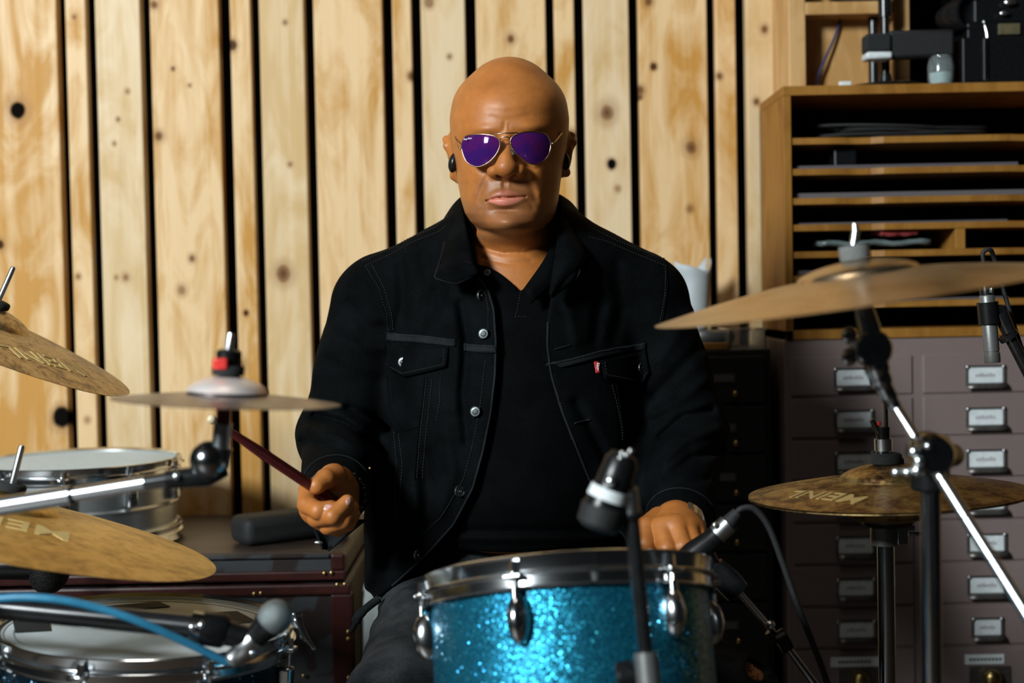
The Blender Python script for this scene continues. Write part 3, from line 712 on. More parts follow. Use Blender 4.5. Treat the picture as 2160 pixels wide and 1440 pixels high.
def drum(name, label, M, R, H, shell, head, nl, a0, style, rim='mirror_chrome', hoop_h=.030, grp=None, depth_head=.006):
    """M: frame of the top hoop's upper edge; z up out of the drum"""
    c = M.translation; base = M @ Vector((0, 0, -H - hoop_h))
    d = thing(name, label, 'drum', base, grp); Rs = R - .012; I = M
    D = lambda mb: mb
    MB().lathe([(Rs, -hoop_h * .8), (Rs, -H), (Rs - .006, -H), (Rs - .006, -hoop_h * .8)], None, 96, closed=True).build('shell', shell, d, 40, matrix=M)
    MB().lathe([(.0008, -depth_head), (R - .011, -depth_head), (R - .009, -depth_head - .003), (R - .011, -depth_head - .008)], None, 96).build('batter_head', head, d, 50, matrix=M)
    def hoop(z0, s):
        return [(R - .006, z0), (R - .0045, z0 + s * .0012), (R - .003, z0), (R - .0045, z0 - s * .004), (R - .006, z0 - s * hoop_h * .45), (R - .001, z0 - s * hoop_h * .48), (R, z0 - s * hoop_h * .52), (R - .001, z0 - s * hoop_h * .58), (R - .006, z0 - s * hoop_h * .62),
                (R - .006, z0 - s * hoop_h * .9), (R - .003, z0 - s * hoop_h * .97), (R - .004, z0 - s * hoop_h), (R - .010, z0 - s * hoop_h * .9), (R - .010, z0 - s * hoop_h * .1)]
    MB().lathe(hoop(0, 1), None, 128, closed=True).build('top_hoop', rim, d, 50, matrix=M)
    MB().lathe(hoop(-H - hoop_h * .4, -1), None, 96, closed=True).build('bottom_hoop', rim, d, 50, matrix=M)
    for k in range(nl):
        a = a0 + 2 * pi * k / nl; er = Vector((cos(a), sin(a), 0)); et = Vector((-sin(a), cos(a), 0)); rot = Matrix((er, et, Vector((0, 0, 1)))).transposed()
        A = lambda r, t, z: er * r + et * t + Vector((0, 0, z))
        lug = MB()
        if style == 'tear':
            hh = .0275
            lug.ball(A(Rs + .002, 0, -hoop_h - .002 - hh), 1, 20, (.020, .0125, hh), rot)
            lug.cyl(A(Rs + .010, 0, -hoop_h - .014), A(Rs + .010, 0, -hoop_h + .002), .0052, n=12)
            lug_o = lug.build('lug', rim, d, 60, matrix=M)
        elif style == 'tube':
            lug.cyl(A(Rs + .012, 0, -hoop_h - .012), A(Rs + .012, 0, -H + .012), .0055, n=14)
            for z in (-hoop_h - .03, -H + .03): lug.cyl(A(Rs - .002, 0, z), A(Rs + .012, 0, z), .004, n=10); lug.ball(A(Rs + .012, 0, z), .0075, 12)
            lug_o = lug.build('lug', rim, d, 60, matrix=M)
        else:
            lug.box(A(Rs + .008, 0, -hoop_h - .028), (.018, .018, .036), rot); lug_o = lug.build('lug', rim, d, 30, .004, matrix=M)
        rod = MB(); rr = Rs + .0125 if style != 'tear' else Rs + .0105
        rod.cyl(A(rr, 0, -hoop_h * .35), A(rr, 0, -hoop_h - .035), .0022, n=8); rod.cyl(A(rr, 0, -hoop_h * .5), A(rr, 0, -hoop_h * .15), .0042, n=6)
        rod.cyl(A(rr, 0, -hoop_h * .62), A(rr, 0, -hoop_h * .5), .0055, n=14)
        rod.build('tension_rod', rim, lug_o, 40, matrix=M)
        ear = MB(); ear.box(A(R - .001, 0, -hoop_h * .62), (.018, .020, .005), rot); ear.build('hoop_ear', rim, lug_o, 30, .0018, matrix=M)
    return d

# ------------------------------------------------------------------ blue sparkle tom
M, R = view_frame(1196, 1206, 1.60, (1508, 1185), -.125)
TOM_M, TOM_R = M.copy(), R
front_a = -pi / 2
tom = drum('tom_drum', 'turquoise blue sparkle tom drum with chrome hoop before the drummer', M, R, .22, 'blue_sparkle', 'drum_head', 6, front_a + rad(-19), 'tear', hoop_h=.034)
tb = M @ Vector((0, 0, -.25)); tb0 = Vector((tb.x, tb.y, 0))
ts = thing('tom_stand', 'tripod stand carrying the blue sparkle tom', 'stand', tb0)
MB().cyl(tb0 + Vector((0, 0, .05)), Vector((tb.x, tb.y, tb.z - .055)), .0127).build('pole', 'dark_chrome', ts, 40)
for k in range(3):
    a = k * 2 * pi / 3 + .5; MB().tube([Vector((tb.x, tb.y, tb.z - .07)), M @ Vector((.155 * cos(a), .155 * sin(a), -.285)), M @ Vector((.185 * cos(a), .185 * sin(a), -.24))], .005, 8).build('basket_arm', 'dark_chrome', ts, 60)
tripod(ts, tb0)

# ------------------------------------------------------------------ snare at lower left
M, R = view_frame(308, 1315, 1.74, (622, 1309), .225)
SN_M, SN_R = M.copy(), R
sn = drum('snare_drum', 'navy sparkle snare drum with tape patches on its white head', M, R, .15, 'navy_sparkle', 'coated_head', 8, front_a + rad(-22), 'box', rim='mirror_chrome', hoop_h=.030)
def on_head(M, u, v, z=-.0052):
    r = (P(u, v, 1.0) - CAMP); n = M.to_3x3().col[2]; o = M @ Vector((0, 0, z)); return CAMP + r * ((o - CAMP).dot(n) / r.dot(n))
for poly in ([(195, 1281), (335, 1269), (360, 1279), (230, 1290)], [(428, 1292), (500, 1288), (545, 1311), (475, 1316)], [(25, 1301), (100, 1299), (106, 1330), (32, 1334)]):
    q = [on_head(M, *p) for p in poly]; MB().add(q, [(0, 1, 2, 3)]).build('tape_patch', 'gaffer', sn, 0, solid=.0006, offset=1)
for f in (.965, .90): MB().lathe([(R * f - .012, -.0056), (R * f - .0105, -.0048), (R * f - .009, -.0056)], None, 96).build('head_ring', 'grey_paper', sn, 60, matrix=M)
# strainer lever on the right
p0 = P(622, 1300, 1.74); MB().tube(catmull([P(624, 1296, 1.74), P(630, 1318, 1.735), P(645, 1345, 1.73), P(664, 1370, 1.725)], 5), [.009, .009, .008, .008, .008, .007, .007, .006, .006, .005, .005, .004, .004, .003, .003, .002], 10).build('strainer_lever', 'dark_chrome', sn, 60)
sb = M @ Vector((0, 0, -.19)); sb0 = Vector((sb.x, sb.y, 0)); ss = thing('snare_stand', 'tripod stand under the navy snare drum', 'stand', sb0)
MB().cyl(sb0 + Vector((0, 0, .05)), Vector((sb.x, sb.y, sb.z - .04)), .0127).build('pole', 'dark_chrome', ss, 40)
for k in range(3):
    a = k * 2 * pi / 3 + .5; MB().tube([Vector((sb.x, sb.y, sb.z - .05)), M @ Vector((.165 * cos(a), .165 * sin(a), -.21)), M @ Vector((.19 * cos(a), .19 * sin(a), -.17))], .005, 8).build('basket_arm', 'dark_chrome', ss, 60)
tripod(ss, sb0)

# ------------------------------------------------------------------ aluminium snare on the trunk
M, R = view_frame(163, 967, 2.555, (379, 963), .115)
c = M.translation; Hs = c.z - (tz + .0012) - .030 * .4 - .030 + .0295
M = Matrix.Translation(c)
al = drum('aluminium_snare', 'silver aluminium snare drum standing on the trunk', M, R, c.z - tz - .0150, 'aluminium', 'drum_head', 10, front_a + rad(10), 'box', hoop_h=.026)
Rs = R - .012; MB().lathe([(Rs, -.075), (Rs + .004, -.079), (Rs, -.083)], None, 96).build('shell_bead', 'aluminium', al, 60, matrix=M)
# ------------------------------------------------------------------ left crash cymbal
def top_nut(parent, M, zc, felt='felt_black', fr=.018, fh=.010, stud=.035, tilt=True):
    MB().lathe([(.001, zc), (fr * .92, zc), (fr, zc + fh * .3), (fr, zc + fh * .8), (fr * .9, zc + fh), (.001, zc + fh)], None, 28).build('felt', felt, parent, 50, matrix=M)
    MB().lathe([(.001, zc + fh), (.004, zc + fh), (.004, zc + fh + stud), (.0028, zc + fh + stud + .003), (.001, zc + fh + stud + .0035)], None, 16).build('stud', 'chrome', parent, 50, matrix=M)
M, R = view_frame(-34, 704, 2.05, (268, 823), .135)
b = Vector((M.translation.x - .06, M.translation.y + .10, 0))
cs = thing('crash_cymbal', 'tilted mottled bronze crash cymbal at the left edge', 'cymbal', b)
pr = (R, .058, .020, .022); cy = cymbal('plate', 'bronze_crash', cs, M, *pr)
logo(cy, M, 'MEINL', .050, R * .63, rad(38), *pr, flip=True)
top_nut(cs, M, cym_z(.006, *pr) + .001, stud=.05)
un = M @ Vector((0, 0, .02)); MB().tube([un, un - M.to_3x3().col[2] * .06, Vector((b.x, b.y, un.z - .14)), Vector((b.x, b.y, .25))], .009, 12).build('pole', 'dark_chrome', cs, 50)
tripod(cs, b)

# ------------------------------------------------------------------ ride cymbal over the snare
M, R = view_frame(4, 1106, 1.74, (452, 1192), .148)
b = Vector((M.translation.x - .30, M.translation.y + .05, 0))
rc = thing('ride_cymbal', 'large golden ride cymbal above the navy snare drum', 'cymbal', b)
pr = (R, .064, .017, .024); cy = cymbal('plate', 'bronze_ride', rc, M, *pr)
logo(cy, M, 'MEINL', .060, R * .42, rad(-2), *pr, flip=True)
top_nut(rc, M, cym_z(.006, *pr) + .001, stud=.045)
un = M @ Vector((0, 0, .015)); MB().tube([un, un - M.to_3x3().col[2] * .035, Vector((un.x - .10, un.y + .02, un.z - .10)), Vector((b.x, b.y, un.z - .17)), Vector((b.x, b.y, .25))], .008, 12).build('pole', 'dark_chrome', rc, 50)
tripod(rc, b)

# ------------------------------------------------------------------ splash on a boom arm
SD = 1.42
M, R = view_frame(479, 846, SD, (718, 853), .062)
pb = P(-190, 1110, SD + .024); b = Vector((pb.x, pb.y, 0))
sp = thing('splash_cymbal', 'small splash cymbal with red clip on a chrome boom arm', 'cymbal', b)
pr = (R, .040, .016, .007); cymbal('plate', 'splash_alloy', sp, M, *pr)
pd = (.046, .012, .010, .010)
o = MB().lathe([(r, cym_z(r, *pr) + .0025 + (0 if r < .04 else .0)) for r in (.0065, .01, .015, .02, .025, .03, .034, .037, .0395, .041)], None, 64).build('bell_cup', 'splash_dome', sp, 60, matrix=M)
zc = cym_z(.006, *pr) + .003
MB().lathe([(.001, zc), (.0155, zc), (.016, zc + .003), (.016, zc + .008), (.0145, zc + .010), (.001, zc + .010)], None, 28).build('felt', 'felt_black', sp, 50, matrix=M)
MB().lathe([(.001, zc + .010), (.0125, zc + .010), (.0125, zc + .024), (.010, zc + .026), (.001, zc + .026)], None, 28).build('quick_nut', 'black_plastic', sp, 50, matrix=M)
cl = P(465, 767, SD - .014); MB().box(cl, (.0150, .006, .0115), RC @ Matrix.Rotation(pi / 2, 3, 'X')).build('red_clip', 'red_plastic', sp, 30, .002)
MB().tube([M @ Vector((0, 0, zc + .026)), M @ Vector((.001, 0, zc + .034)), M @ Vector((.0015, 0, zc + .042))], [.0045, .0045, .0035], 12).build('stud', 'chrome', sp, 60)
MB().cyl(P(473, 850, SD), P(471, 905, SD), .0075, n=20).build('red_sleeve', 'dark_red', sp, 60)
MB().cyl(P(471, 893, SD), P(466, 945, SD), .0095, n=20).build('post', 'chrome', sp, 60)
MB().ball(P(441, 970, SD), .0195, 24).build('ball_joint', 'dark_chrome', sp, 180)
MB().cyl(P(466, 945, SD), P(462, 985, SD), .012, .010, n=20).build('joint_neck', 'black_metal', sp, 60)
a0, a1, a2, a3 = P(478, 992, SD), P(352, 1012, SD), P(150, 1044, SD + .008), P(-190, 1098, SD + .024)
MB().tube([a0, P(440, 1003, SD), a1], [.006, .011, .0095], 16).build('arm_end', 'black_metal', sp, 60)
MB().ball(P(372, 1004, SD - .012), .004, 10).build('set_screw', 'chrome', sp, 180)
MB().tube([P(370, 1009, SD), P(305, 1019, SD + .0)], .0075, 16).build('arm_tip', 'dark_chrome', sp, 60)
MB().tube([P(308, 1018, SD + .0), P(154, 1043, SD + .008)], .0075, 16).build('arm_tube', 'chrome', sp, 60)
MB().cyl(P(156, 1043, SD + .008), P(146, 1045, SD + .0085), .0095, n=16).build('arm_collar', 'black_metal', sp, 60)
MB().tube([P(150, 1044, SD + .008), a3], .0095, 16).build('arm_tube', 'chrome', sp, 60)
MB().cyl(Vector((b.x, b.y, .25)), Vector((b.x, b.y, a3.z + .06)), .0127).build('pole', 'dark_chrome', sp, 50)
tripod(sp, b)

# ------------------------------------------------------------------ large right crash on a boom stand
CD = 1.45
M, R = view_frame(1816, 624, CD, (1382, 686), .045)
pp = P(1962, 1000, CD + .02); b = Vector((pp.x, pp.y, 0))
bc = thing('boom_crash', 'large pale bronze crash cymbal on a chrome boom stand at right', 'cymbal', b)
pr = (R, .062, .015, .022); cymbal('plate', 'bronze_pale', bc, M, *pr)
zc = cym_z(.006, *pr) + .0005
MB().lathe([(.001, zc), (.015, zc), (.0155, zc + .002), (.0155, zc + .013), (.0145, zc + .015), (.001, zc + .015)], None, 28).build('felt', 'felt_grey', bc, 50, matrix=M)
sl = M.to_3x3().col[2]
s0 = M @ Vector((0, 0, zc + .015)); MB().tube([s0, P(1805, 488, CD), P(1803, 472, CD)], [.0042, .0042, .003], 12).build('stud', 'chrome', bc, 60)
MB().tube([M @ Vector((0, 0, .018)), P(1822, 650, CD), P(1832, 690, CD), P(1838, 715, CD)], [.009, .010, .012, .012], 16).build('tilter_post', 'dark_chrome', bc, 60)
MB().lathe([(.001, -.012), (.017, -.012), (.019, -.009), (.019, .009), (.017, .012), (.001, .012)], Matrix.Translation(P(1840, 735, CD)) @ Matrix.Rotation(rad(90), 4, 'X'), 28).build('tilter', 'dark_chrome', bc, 50)
wn = MB(); wc = P(1800, 730, CD - .01)
for s in (-1, 1): wn.ball(wc + Vector((-.004, 0, s * .011)), .009, 14, (.9, .4, 1.1))
wn.cyl(wc, P(1835, 735, CD), .005, n=12); wn.build('wing_nut', 'dark_chrome', bc, 60)
MB().tube(catmull([P(1845, 745, CD), P(1850, 775, CD), P(1858, 800, CD), P(1872, 830, CD), P(1888, 858, CD)], 4), [.013] * 6 + [.0115] * 4 + [.009] * 4 + [.007] * 3, 16).build('boom_neck', 'dark_chrome', bc, 60)
for i, (p, q) in enumerate((((1882, 846), (1937, 934)), ((1972, 988), (1988, 1013)), ((1990, 1016), (2037, 1091)), ((2039, 1094), (2092, 1178)), ((2094, 1181), (2250, 1430)))):
    bd = lambda w: P(*w, CD - (w[1] - 858) * .00029); A, Bq = bd(p), bd(q); dr = (Bq - A).normalized(); sd = dr.cross(Vector((0, 1, 0))).normalized()
    MB().cyl(A, Bq, .0062, n=20).build('boom_tube', 'chrome', bc, 60)
MB().cyl(P(1930, 922, CD - .021), P(1978, 1000, CD - .047), .0054, n=16).build('boom_core', 'dark_chrome', bc, 60)
cc = P(1963, 955, CD - .03)
MB().lathe([(.001, -.022), (.018, -.022), (.021, -.016), (.021, .016), (.017, .022), (.001, .022)], Matrix.Translation(cc) @ Matrix.Rotation(rad(90), 4, 'X'), 32).build('boom_clamp', 'dark_chrome', bc, 50)
for (u, v, r) in ((1928, 952, .006), (1938, 972, .006), (1914, 996, .005), (1935, 992, .007), (1890, 996, .005), (1957, 940, .004)): MB().ball(P(u, v, CD - .055), r, 12).build('clamp_bolt', 'chrome', bc, 180)
MB().cyl(P(1885, 996, CD - .055), P(1945, 990, CD - .05), .0035, n=10).build('clamp_key', 'chrome', bc, 60)
MB().cyl(Vector((pp.x, pp.y, cc.z - .045)), Vector((pp.x, pp.y, cc.z + .012)), .020, n=24).build('pole_cap', 'black_plastic', bc, 50, .003)
MB().cyl(Vector((pp.x, pp.y, .22)), Vector((pp.x, pp.y, cc.z - .04)), .0105, n=24).build('pole', 'dark_chrome', bc, 60)
MB().cyl(P(2010, 960, CD + .02), P(1985, 955, CD - .02), .012, n=16).build('clamp_stub', 'black_plastic', bc, 50)
tripod(bc, b)

# ------------------------------------------------------------------ hi-hat
HD = 1.84
M, R = view_frame(1873, 1038, HD, (2164, 1033), .135)
hb = Vector((M.translation.x, M.translation.y, 0))
hh = thing('hi_hat', 'pair of dark mottled hi-hat cymbals on a chrome stand at right', 'cymbal', hb)
pr = (R, .062, .020, .018); cy = cymbal('top_cymbal', 'bronze_dark', hh, M, *pr)
pm('logo_dull', (.40, .28, .10), (.32, .22, .08), rough=.6, scale=300)
logo(cy, M, 'MEINL', .042, R * .68, rad(-38), *pr, flip=True, mat='logo_dull')
Mb = M @ Matrix.Rotation(pi, 4, 'X') @ Matrix.Translation((0, 0, .003)); cymbal('bottom_cymbal', 'bronze_dark', hh, Mb, *pr)
ax = M.to_3x3().col[2]; zc = cym_z(.006, *pr)
MB().lathe([(.001, zc), (.019, zc), (.020, zc + .004), (.0195, zc + .011), (.017, zc + .013), (.001, zc + .013)], None, 28).build('clutch_felt', 'felt_black', hh, 50, matrix=M)
MB().box(P(1888, 975, HD), (.022, .014, .014)).build('clutch_foot', 'black_rubber', hh, 50, .004)
MB().cyl(P(1863, 975, HD), P(1862, 945, HD), .0085, n=20).build('clutch_sleeve', 'dark_chrome', hh, 60)
MB().cyl(P(1864, 950, HD), P(1863, 925, HD), .0115, n=20).build('clutch_collar', 'chrome', hh, 60)
MB().cyl(P(1863, 928, HD), P(1863, 900, HD), .0085, n=20).build('clutch_body', 'black_metal', hh, 60)
MB().tube([P(1856, 915, HD), P(1845, 895, HD), P(1838, 885, HD)], [.005, .004, .003], 10).build('clutch_wing', 'black_metal', hh, 60)
MB().ball(P(1854, 893, HD - .008), .003, 8).build('drum_key_tip', 'red_plastic', hh, 180)
MB().cyl(P(1872, 1030, HD), P(1866, 770, HD), .0032, n=12).build('pull_rod', 'dark_chrome', hh, 60)
MB().lathe([(.001, -.0), (.035, -.0), (.037, -.006), (.034, -.013), (.028, -.016), (.001, -.016)], Matrix.Translation(P(1872, 1083, HD)), 36).build('seat_cup', 'black_metal', hh, 50)
MB().cyl(P(1866, 1108, HD), P(1866, 1148, HD), .0185, n=28).build('height_collar', 'grey_satin', hh, 50)
cl = MB(); q = P(1900, 1120, HD - .005)
cl.box(q, (.014, .02, .032)); cl.box(q + Vector((.012, 0, .008)), (.01, .012, .014)); cl.cyl(q + Vector((.01, 0, -.004)), q + Vector((.034, 0, -.004)), .003, n=8)
cl.build('memory_clamp', 'dark_chrome', hh, 30, .002)
tp = P(1868, 1145, HD); MB().cyl(Vector((hb.x - .002, hb.y, .22)), tp, .0112, n=24).build('pole', 'dark_chrome', hh, 60)
tripod(hh, hb)

# ------------------------------------------------------------------ pencil microphone at right edge
PD = 1.96
mc = [P(2081, 545, PD), P(2083, 640, PD), P(2094, 762, PD)]
b = P(2330, 1100, PD); b0 = Vector((b.x, b.y, 0))
pmic = thing('pencil_microphone', 'slim grey pencil microphone hanging in its clip at right edge', 'microphone', mc[2])
dr = (mc[2] - mc[1]).normalized()
MB().tube([mc[1] - dr * .012, mc[1] - dr * .010, mc[1] + dr * .0655, mc[1] + dr * .066, mc[1] + dr * .068, mc[1] + dr * .0685, mc[1] + dr * .081, mc[1] + dr * .082], [.009, .0105, .0105, .0098, .0098, .0108, .0108, .010], 28).build('body', 'grey_satin', pmic, 50)
MB().tube([mc[1] - dr * .058, mc[1] - dr * .05, mc[1] - dr * .036, mc[1] - dr * .035, mc[1] - dr * .033, mc[1] - dr * .032, mc[1] - dr * .012], [.0055, .0095, .0095, .0085, .0085, .0095, .0095], 24).build('connector', 'black_plastic', pmic, 50)
MB().box(P(2092, 612, PD - .01), (.004, .004, .008)).build('connector_latch', 'chrome', pmic, 30, .001)
top = mc[1] - dr * .058
tag(MB().tube(catmull([top + dr * .002, top - dr * .012, P(2088, 526, PD), P(2097, 545, PD + .01), P(2110, 590, PD + .015), P(2128, 650, PD + .012), P(2150, 720, PD + .005), P(2185, 820, PD), P(2250, 1100, PD)], 8), .0032, 10).build('microphone_cable', 'black_rubber', None, 60), 'black cable arching from the pencil microphone down its boom', 'cable')
mst = thing('boom_microphone_stand', 'black boom stand arm holding the pencil microphone', 'stand', b0)
MB().tube([mc[1] + dr * .0 - dr * .002, mc[1] + dr * .028], .0145, 24).build('clip', 'black_plastic', mst, 50)
MB().lathe([(.001, -.008), (.013, -.008), (.013, .008), (.001, .008)], Matrix.Translation(P(2102, 662, PD)) @ Matrix.Rotation(rad(90), 4, 'X'), 24).build('clip_joint', 'black_plastic', mst, 50)
MB().cyl(P(2110, 660, PD), P(2128, 700, PD), .0105, .0095, n=20).build('thread_adapter', 'black_metal', mst, 50)
MB().cyl(P(2124, 704, PD), P(2130, 712, PD), .014, n=20).build('lock_ring', 'black_metal', mst, 50)
MB().cyl(P(2128, 706, PD), b, .008, n=20).build('boom', 'black_metal', mst, 50)
MB().cyl(Vector((b.x, b.y, .22)), b, .009, n=16).build('pole', 'black_metal', mst, 50); tripod(mst, b0, mat='black_metal')

# ------------------------------------------------------------------ tom microphone clipped at right of the tom
TD = 1.72
a, c, e = P(1548, 1092, TD), P(1512, 1128, TD), P(1440, 1190, TD)
tm = thing('tom_microphone', 'black clip microphone aimed at the right side of the blue tom', 'microphone', e)
dr = (e - a).normalized()
MB().tube([c, c + dr * .012, e - dr * .02, e], [.013, .0135, .016, .0155], 24).build('body', 'black_plastic', tm, 50)
MB().tube([P(1536, 1104, TD), P(1508, 1131, TD)], .0125, 24).build('connector_ring', 'satin_steel', tm, 50)
MB().tube([P(1556, 1080, TD), P(1534, 1106, TD)], [.007, .0105], 20).build('connector_boot', 'black_rubber', tm, 50)
MB().ball(P(1508, 1107, TD - .012), .004, 10).build('latch', 'chrome', tm, 180)
tag(MB().tube(catmull([P(1553, 1082, TD), P(1566, 1072, TD), P(1592, 1074, TD), P(1622, 1112, TD), P(1652, 1190, TD), P(1682, 1275, TD), P(1708, 1340, TD), P(1745, 1440, TD), P(1790, 1600, TD + .02), P(1850, 2000, TD + .1), P(1840, 2350, TD + .2)], 8), .0040, 10).build('microphone_cable', 'black_rubber', None, 60), 'grey black cable arching from the tom microphone down to the floor', 'cable')
b = P(1900, 1680, TD); b0 = Vector((b.x, b.y, 0))
tms = thing('short_boom_stand', 'short chrome and black stand holding the tom microphone', 'stand', b0)
MB().tube([P(1478, 1165, TD + .0), P(1500, 1195, TD)], [.017, .012], 16).build('clip', 'black_plastic', tms, 50)
MB().lathe([(.001, -.012), (.012, -.012), (.0125, .012), (.001, .012)], Matrix.Translation(P(1508, 1205, TD)) @ Matrix.Rotation(rad(90), 4, 'X'), 24).build('swivel', 'black_metal', tms, 50)
MB().tube([P(1505, 1195, TD), P(1538, 1228, TD), P(1556, 1248, TD)], [.014, .0165, .0155], 20).build('swivel_cup', 'black_metal', tms, 50)
MB().cyl(P(1550, 1238, TD), P(1630, 1330, TD), .0034, n=14).build('rod', 'chrome', tms, 60)
MB().ball(P(1625, 1318, TD - .004), .0058, 12).build('rod_ball', 'chrome', tms, 180)
MB().cyl(P(1622, 1330, TD), P(1642, 1350, TD), .006, n=16).build('rod_sleeve', 'black_metal', tms, 50)
MB().cyl(P(1640, 1358, TD), P(1664, 1344, TD), .014, n=20).build('clutch_knob', 'black_plastic', tms, 50, .002)
MB().cyl(P(1645, 1345, TD), b, .0044, n=14).build('boom', 'dark_chrome', tms, 60)
MB().cyl(Vector((b.x, b.y, .22)), b, .008, n=16).build('pole', 'black_metal', tms, 50); tripod(tms, b0, mat='black_metal', spread=.2)

# ------------------------------------------------------------------ dark microphone in front of the drummer's left side
FD = 1.36
fm = thing('drum_microphone', 'black drum microphone with a white ring before the black jacket', 'microphone', P(1268, 1110, FD))
pts = [P(1318, 958, FD), P(1312, 972, FD), P(1298, 1010, FD), P(1290, 1028, FD), P(1278, 1060, FD), P(1270, 1085, FD), P(1263, 1112, FD)]
MB().tube(pts, [.012, .0165, .0175, .0175, .020, .022, .0175], 28).build('body', 'black_plastic', fm, 50)
MB().tube([P(1289, 1030, FD), P(1281, 1052, FD)], [.0192, .0205], 28).build('white_ring', 'white_card', fm, 50)
MB().tube([P(1276, 1066, FD), P(1266, 1104, FD), P(1262, 1116, FD)], [.0225, .0228, .016], 28).build('grille', 'black_rubber', fm, 50)
for (u, v) in ((1312, 956), (1321, 960), (1308, 966), (1330, 951)): MB().ball(P(u, v, FD - .014), .0028, 8).build('connector_pin', 'chrome', fm, 180)
MB().ball(P(1288, 1014, FD - .018), .0055, 10).build('switch', 'chrome', fm, 180)
b = P(1372, 1480, FD - .02); b0 = Vector((b.x, b.y, 0))
fms = thing('straight_microphone_stand', 'slim black straight stand rising in front of the blue tom', 'stand', b0)
MB().cyl(P(1326, 1030, FD), P(1332, 1085, FD), .0085, n=20).build('swivel', 'satin_steel', fms, 50)
MB().box(P(1312, 1030, FD + .005), (.022, .016, .03)).build('clip', 'black_plastic', fms, 30, .004)
MB().cyl(P(1331, 1080, FD), P(1332, 1090, FD), .011, n=20).build('lock_ring', 'black_metal', fms, 50)
MB().cyl(P(1332, 1085, FD), P(1364, 1400, FD - .01), .0072, n=20).build('rod', 'black_metal', fms, 50)
MB().cyl(P(1362, 1376, FD - .01), b, .0115, n=20).build('tube', 'grey_satin', fms, 50)
MB().cyl(P(1340, 1425, FD), P(1300, 1432, FD), .016, n=20).build('clutch_knob', 'black_plastic', fms, 50, .003)
MB().cyl(Vector((b.x, b.y, .02)), b, .011, n=20).build('pole', 'black_metal', fms, 50); tripod(fms, b0, h=.2, mat='black_metal', spread=.22)

# ------------------------------------------------------------------ snare microphone and its boom
ND = 1.50
nm = thing('snare_microphone', 'silver ball head microphone pointing up over the navy snare', 'microphone', P(500, 1395, ND))
g = P(580, 1302, ND); h0 = P(488, 1396, ND)
dr = (h0 - g).normalized()
pm('mesh_silver', (.22, .25, .25), (.16, .18, .18), rough=.5, metal=.6, scale=900, bump=.5)
MB().ball(g, .0185, 24, (1, 1, 1.08), basis(dr)).build('ball_grille', 'mesh_silver', nm, 180)
MB().tube([g + dr * .012, g + dr * .020, g + dr * .032], [.0165, .014, .0125], 24).build('neck', 'black_plastic', nm, 50)
MB().tube([g + dr * .030, g + dr * .034, g + dr * .05, g + dr * .052, g + dr * .062], [.0125, .0135, .0125, .011, .0115], 24).build('body', 'satin_steel', nm, 50)
MB().tube([g + dr * .060, h0], [.0105, .0085], 20).build('connector', 'grey_satin', nm, 50)
MB().ball(g + dr * .05 + Vector((.012, -.008, 0)), .004, 10).build('switch', 'chrome', nm, 180)
pm('sky_cable', (.03, .22, .38), (.025, .19, .33), rough=.45, scale=80)
tag(MB().tube(catmull([P(-160, 1290, ND - .06), P(0, 1262, ND - .06), P(110, 1263, ND - .06), P(210, 1283, ND - .05), P(300, 1313, ND - .04), P(400, 1358, ND - .02), P(470, 1392, ND - .004), h0], 8), .0044, 12).build('microphone_cable', 'sky_cable', None, 60), 'bright blue cable sweeping across the navy snare drum', 'cable')
b = P(-420, 1240, ND + .05); b0 = Vector((b.x, b.y, 0))
ns = thing('low_boom_stand', 'thick black boom reaching across the navy snare drum', 'stand', b0)
MB().cyl(b, P(418, 1322, ND), .0125, n=20).build('boom', 'black_metal', ns, 50)
MB().cyl(P(405, 1320, ND), P(430, 1324, ND), .0165, n=20).build('lock_ring', 'dark_chrome', ns, 50)
for (u, v) in ((406, 1322), (425, 1318)): MB().ball(P(u, v, ND - .016), .0045, 10).build('lock_screw', 'chrome', ns, 180)
MB().tube([P(428, 1324, ND), P(470, 1330, ND), P(482, 1332, ND)], [.018, .0185, .014], 20).build('swivel', 'black_plastic', ns, 50)
MB().tube([P(470, 1332, ND), P(520, 1345, ND)], [.014, .012], 16).build('clip', 'black_plastic', ns, 50)
MB().cyl(Vector((b.x, b.y, .2)), b, .010, n=16).build('pole', 'black_metal', ns, 50); tripod(ns, b0, mat='black_metal')

# ------------------------------------------------------------------ dark windscreen microphone under the ride
WD = 1.98
t = NT('mesh_black'); v = t.node('ShaderNodeTexVoronoi'); v.inputs['Scale'].default_value = 420; t.link(t.mapping(), v.inputs['Vector'])
t.link(t.ramp(v.outputs['Distance'], [(.3, (.03, .03, .03)), (.6, (.005, .005, .005))]), t.b.inputs['Base Color']); t.val('Roughness', .6); t.bump(v.outputs['Distance'], .6, .001); MATS['mesh_black'] = t.m
wm = thing('windscreen_microphone', 'dark mesh headed microphone half hidden under the ride cymbal', 'microphone', P(120, 1250, WD))
MB().ball(P(104, 1205, WD), .028, 24, (1, 1, 1.15), Matrix.Rotation(rad(20), 3, 'Y')).build('mesh_head', 'mesh_black', wm, 180)
MB().tube([P(85, 1190, WD), P(20, 1192, WD), P(-60, 1196, WD), P(-130, 1200, WD)], [.022, .020, .018, .016], 20).build('body', 'black_plastic', wm, 50)
wb = P(-130, 1200, WD); w0 = Vector((wb.x, wb.y, 0))
wst = thing('floor_microphone_stand', 'black floor stand of the mesh headed microphone at left', 'stand', w0)
MB().cyl(Vector((wb.x, wb.y, .02)), wb + Vector((0, 0, .01)), .010, n=16).build('pole', 'black_metal', wst, 50); tripod(wst, w0, h=.2, mat='black_metal', spread=.2)
